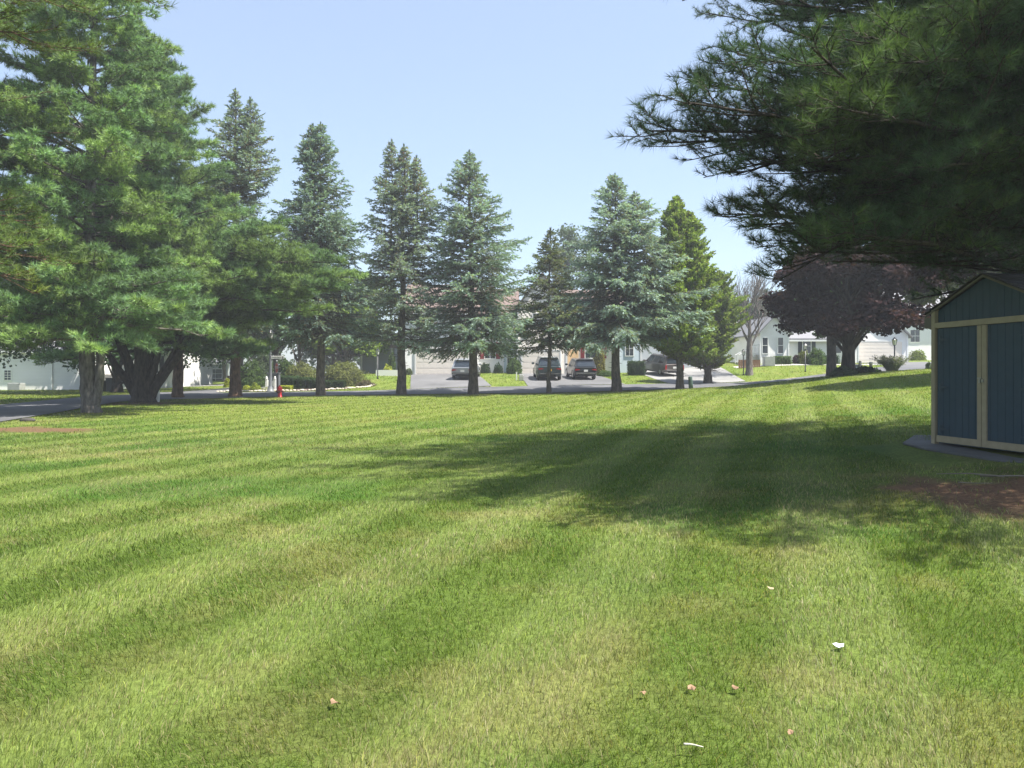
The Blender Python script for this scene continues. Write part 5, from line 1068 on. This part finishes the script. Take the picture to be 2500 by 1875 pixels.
# blue spruce in the background left
# bare-crowned tree
def bare_tree(label, loc, H, seed):
    rg = random.Random(seed); root = empty('bare_tree', loc, 0, label, 'tree'); T = NP(); tips = []
    def grow(p, d, ln, r, lv):
        n = 4; P = [p]; q = p
        for k in range(n):
            d = unit(d+np.array([rg.gauss(0, .10), rg.gauss(0, .10), .06])); q = q+d*ln/n; P.append(q)
        v, f = tube_np(np.array(P), np.linspace(r, r*.62, n+1), 8 if lv < 2 else 4); T.add(v, f, (1, 1, 1))
        if lv >= 6: tips.append(q); return
        for k in range(3 if lv in (1, 2, 3) else 2):
            a = rg.uniform(0, 6.28); sp = rg.uniform(.3, .62); e = unit(d+sp*np.array([math.cos(a), math.sin(a), rg.uniform(-.1, .3)])*1.1)
            grow(P[rg.choice([2, 3, 4])] if k else q, e, ln*rg.uniform(.66, .86), r*.6, lv+1)
    P = np.array([(0, 0, -.1), (0, 0, .1), (.02, 0, .5), (0, 0, 2.0), (.05, 0, 3.2)]); v, f = tube_np(P, np.array([.42, .36, .29, .26, .22]), 12); T.add(v, f, (1, 1, 1))
    for k in range(6):
        a = k*1.05+rg.random()*.5; grow(np.array([.03, 0, 2.2+.2*k]), unit(np.array([math.cos(a)*.62, math.sin(a)*.62, 1.0])), 2.0, .085, 1)
    grow(np.array([.05, 0, 3.2]), np.array([0, 0, 1.]), 2.2, .16, 1)
    T.build('trunk', M['bark_grey'], root, True); t = np.array(tips); low_ = t[(t[:, 2] < 5.6)]; Fo = NP(); rr = np.random.default_rng(seed)
    if len(low_): leafcloud(Fo, rr, low_, np.full(len(low_), .55), 3000, .16, (.10, .14, .06)); Fo.build('leaves', M['broad'], root)
x, y, z = G(1829, 66); bare_tree('leafless grey tree with a few leaves low down, right of the arborvitae', (x, y, z-.05), 11, 12)
HAZE = .0011; EXPO = 1.36
# ------------------------------------------------------------------ sky, sun, camera
SUN = np.array([.43, -.12, .89]); SUN = SUN/np.linalg.norm(SUN)
w = bpy.data.worlds.new('World'); bpy.context.scene.world = w; w.use_nodes = True
nt = w.node_tree; bg = nt.nodes['Background']; sk = nt.nodes.new('ShaderNodeTexSky'); sk.sky_type = 'NISHITA'; sk.sun_disc = False
sk.sun_elevation = math.asin(SUN[2]); sk.sun_rotation = math.atan2(SUN[0], SUN[1]); sk.air_density = 1.0; sk.dust_density = 1.3; sk.ozone_density = 3.0; sk.altitude = 50
mx = nt.nodes.new('ShaderNodeMix'); mx.data_type = 'RGBA'; mx.inputs[0].default_value = .48; mx.inputs[7].default_value = (2.0, 2.3, 2.76, 1)
nt.links.new(sk.outputs[0], mx.inputs[6]); nt.links.new(mx.outputs[2], bg.inputs['Color']); bg.inputs['Strength'].default_value = .12
ld = bpy.data.lights.new('sun', 'SUN'); ld.energy = 5.0; ld.angle = R(.55); ld.color = (1, .955, .88)
so = bpy.data.objects.new('sun', ld); C.objects.link(so)
from mathutils import Vector
so.rotation_euler = Vector(SUN).to_track_quat('Z', 'Y').to_euler(); so.location = (20, -15, 40)
cd = bpy.data.cameras.new('camera'); cam = bpy.data.objects.new('camera', cd); C.objects.link(cam); bpy.context.scene.camera = cam
cam.location = (0, 0, EYE); cam.rotation_euler = (R(90), 0, 0); cd.sensor_width = 36; cd.lens = 36*F/2500; cd.shift_y = -(937.5-HOR)/2500; cd.clip_end = 2000; cd.clip_start = .05
if HAZE:
    hb = MB(); hb.box(-150, 150, -70, 160, -3.0, 27); hm = bpy.data.materials.new('haze_air'); hm.use_nodes = True; t = hm.node_tree
    t.nodes.remove(t.nodes['Principled BSDF']); pv = t.nodes.new('ShaderNodeVolumePrincipled'); pv.inputs['Density'].default_value = HAZE; pv.inputs['Color'].default_value = (.90, .94, 1, 1); pv.inputs['Anisotropy'].default_value = .2
    t.links.new(pv.outputs[0], t.nodes['Material Output'].inputs['Volume']); ho = hb.build('haze', hm); tag(ho, kind='stuff')
sc = bpy.context.scene
sc.view_settings.view_transform = 'Standard'; sc.view_settings.look = 'None'; sc.view_settings.gamma = 1; sc.view_settings.exposure = EXPO
sc.cycles.max_bounces = 6; sc.cycles.diffuse_bounces = 3; sc.cycles.glossy_bounces = 2; sc.cycles.transmission_bounces = 4; sc.cycles.transparent_max_bounces = 6; sc.cycles.volume_bounces = 0
sc.cycles.use_denoising = True
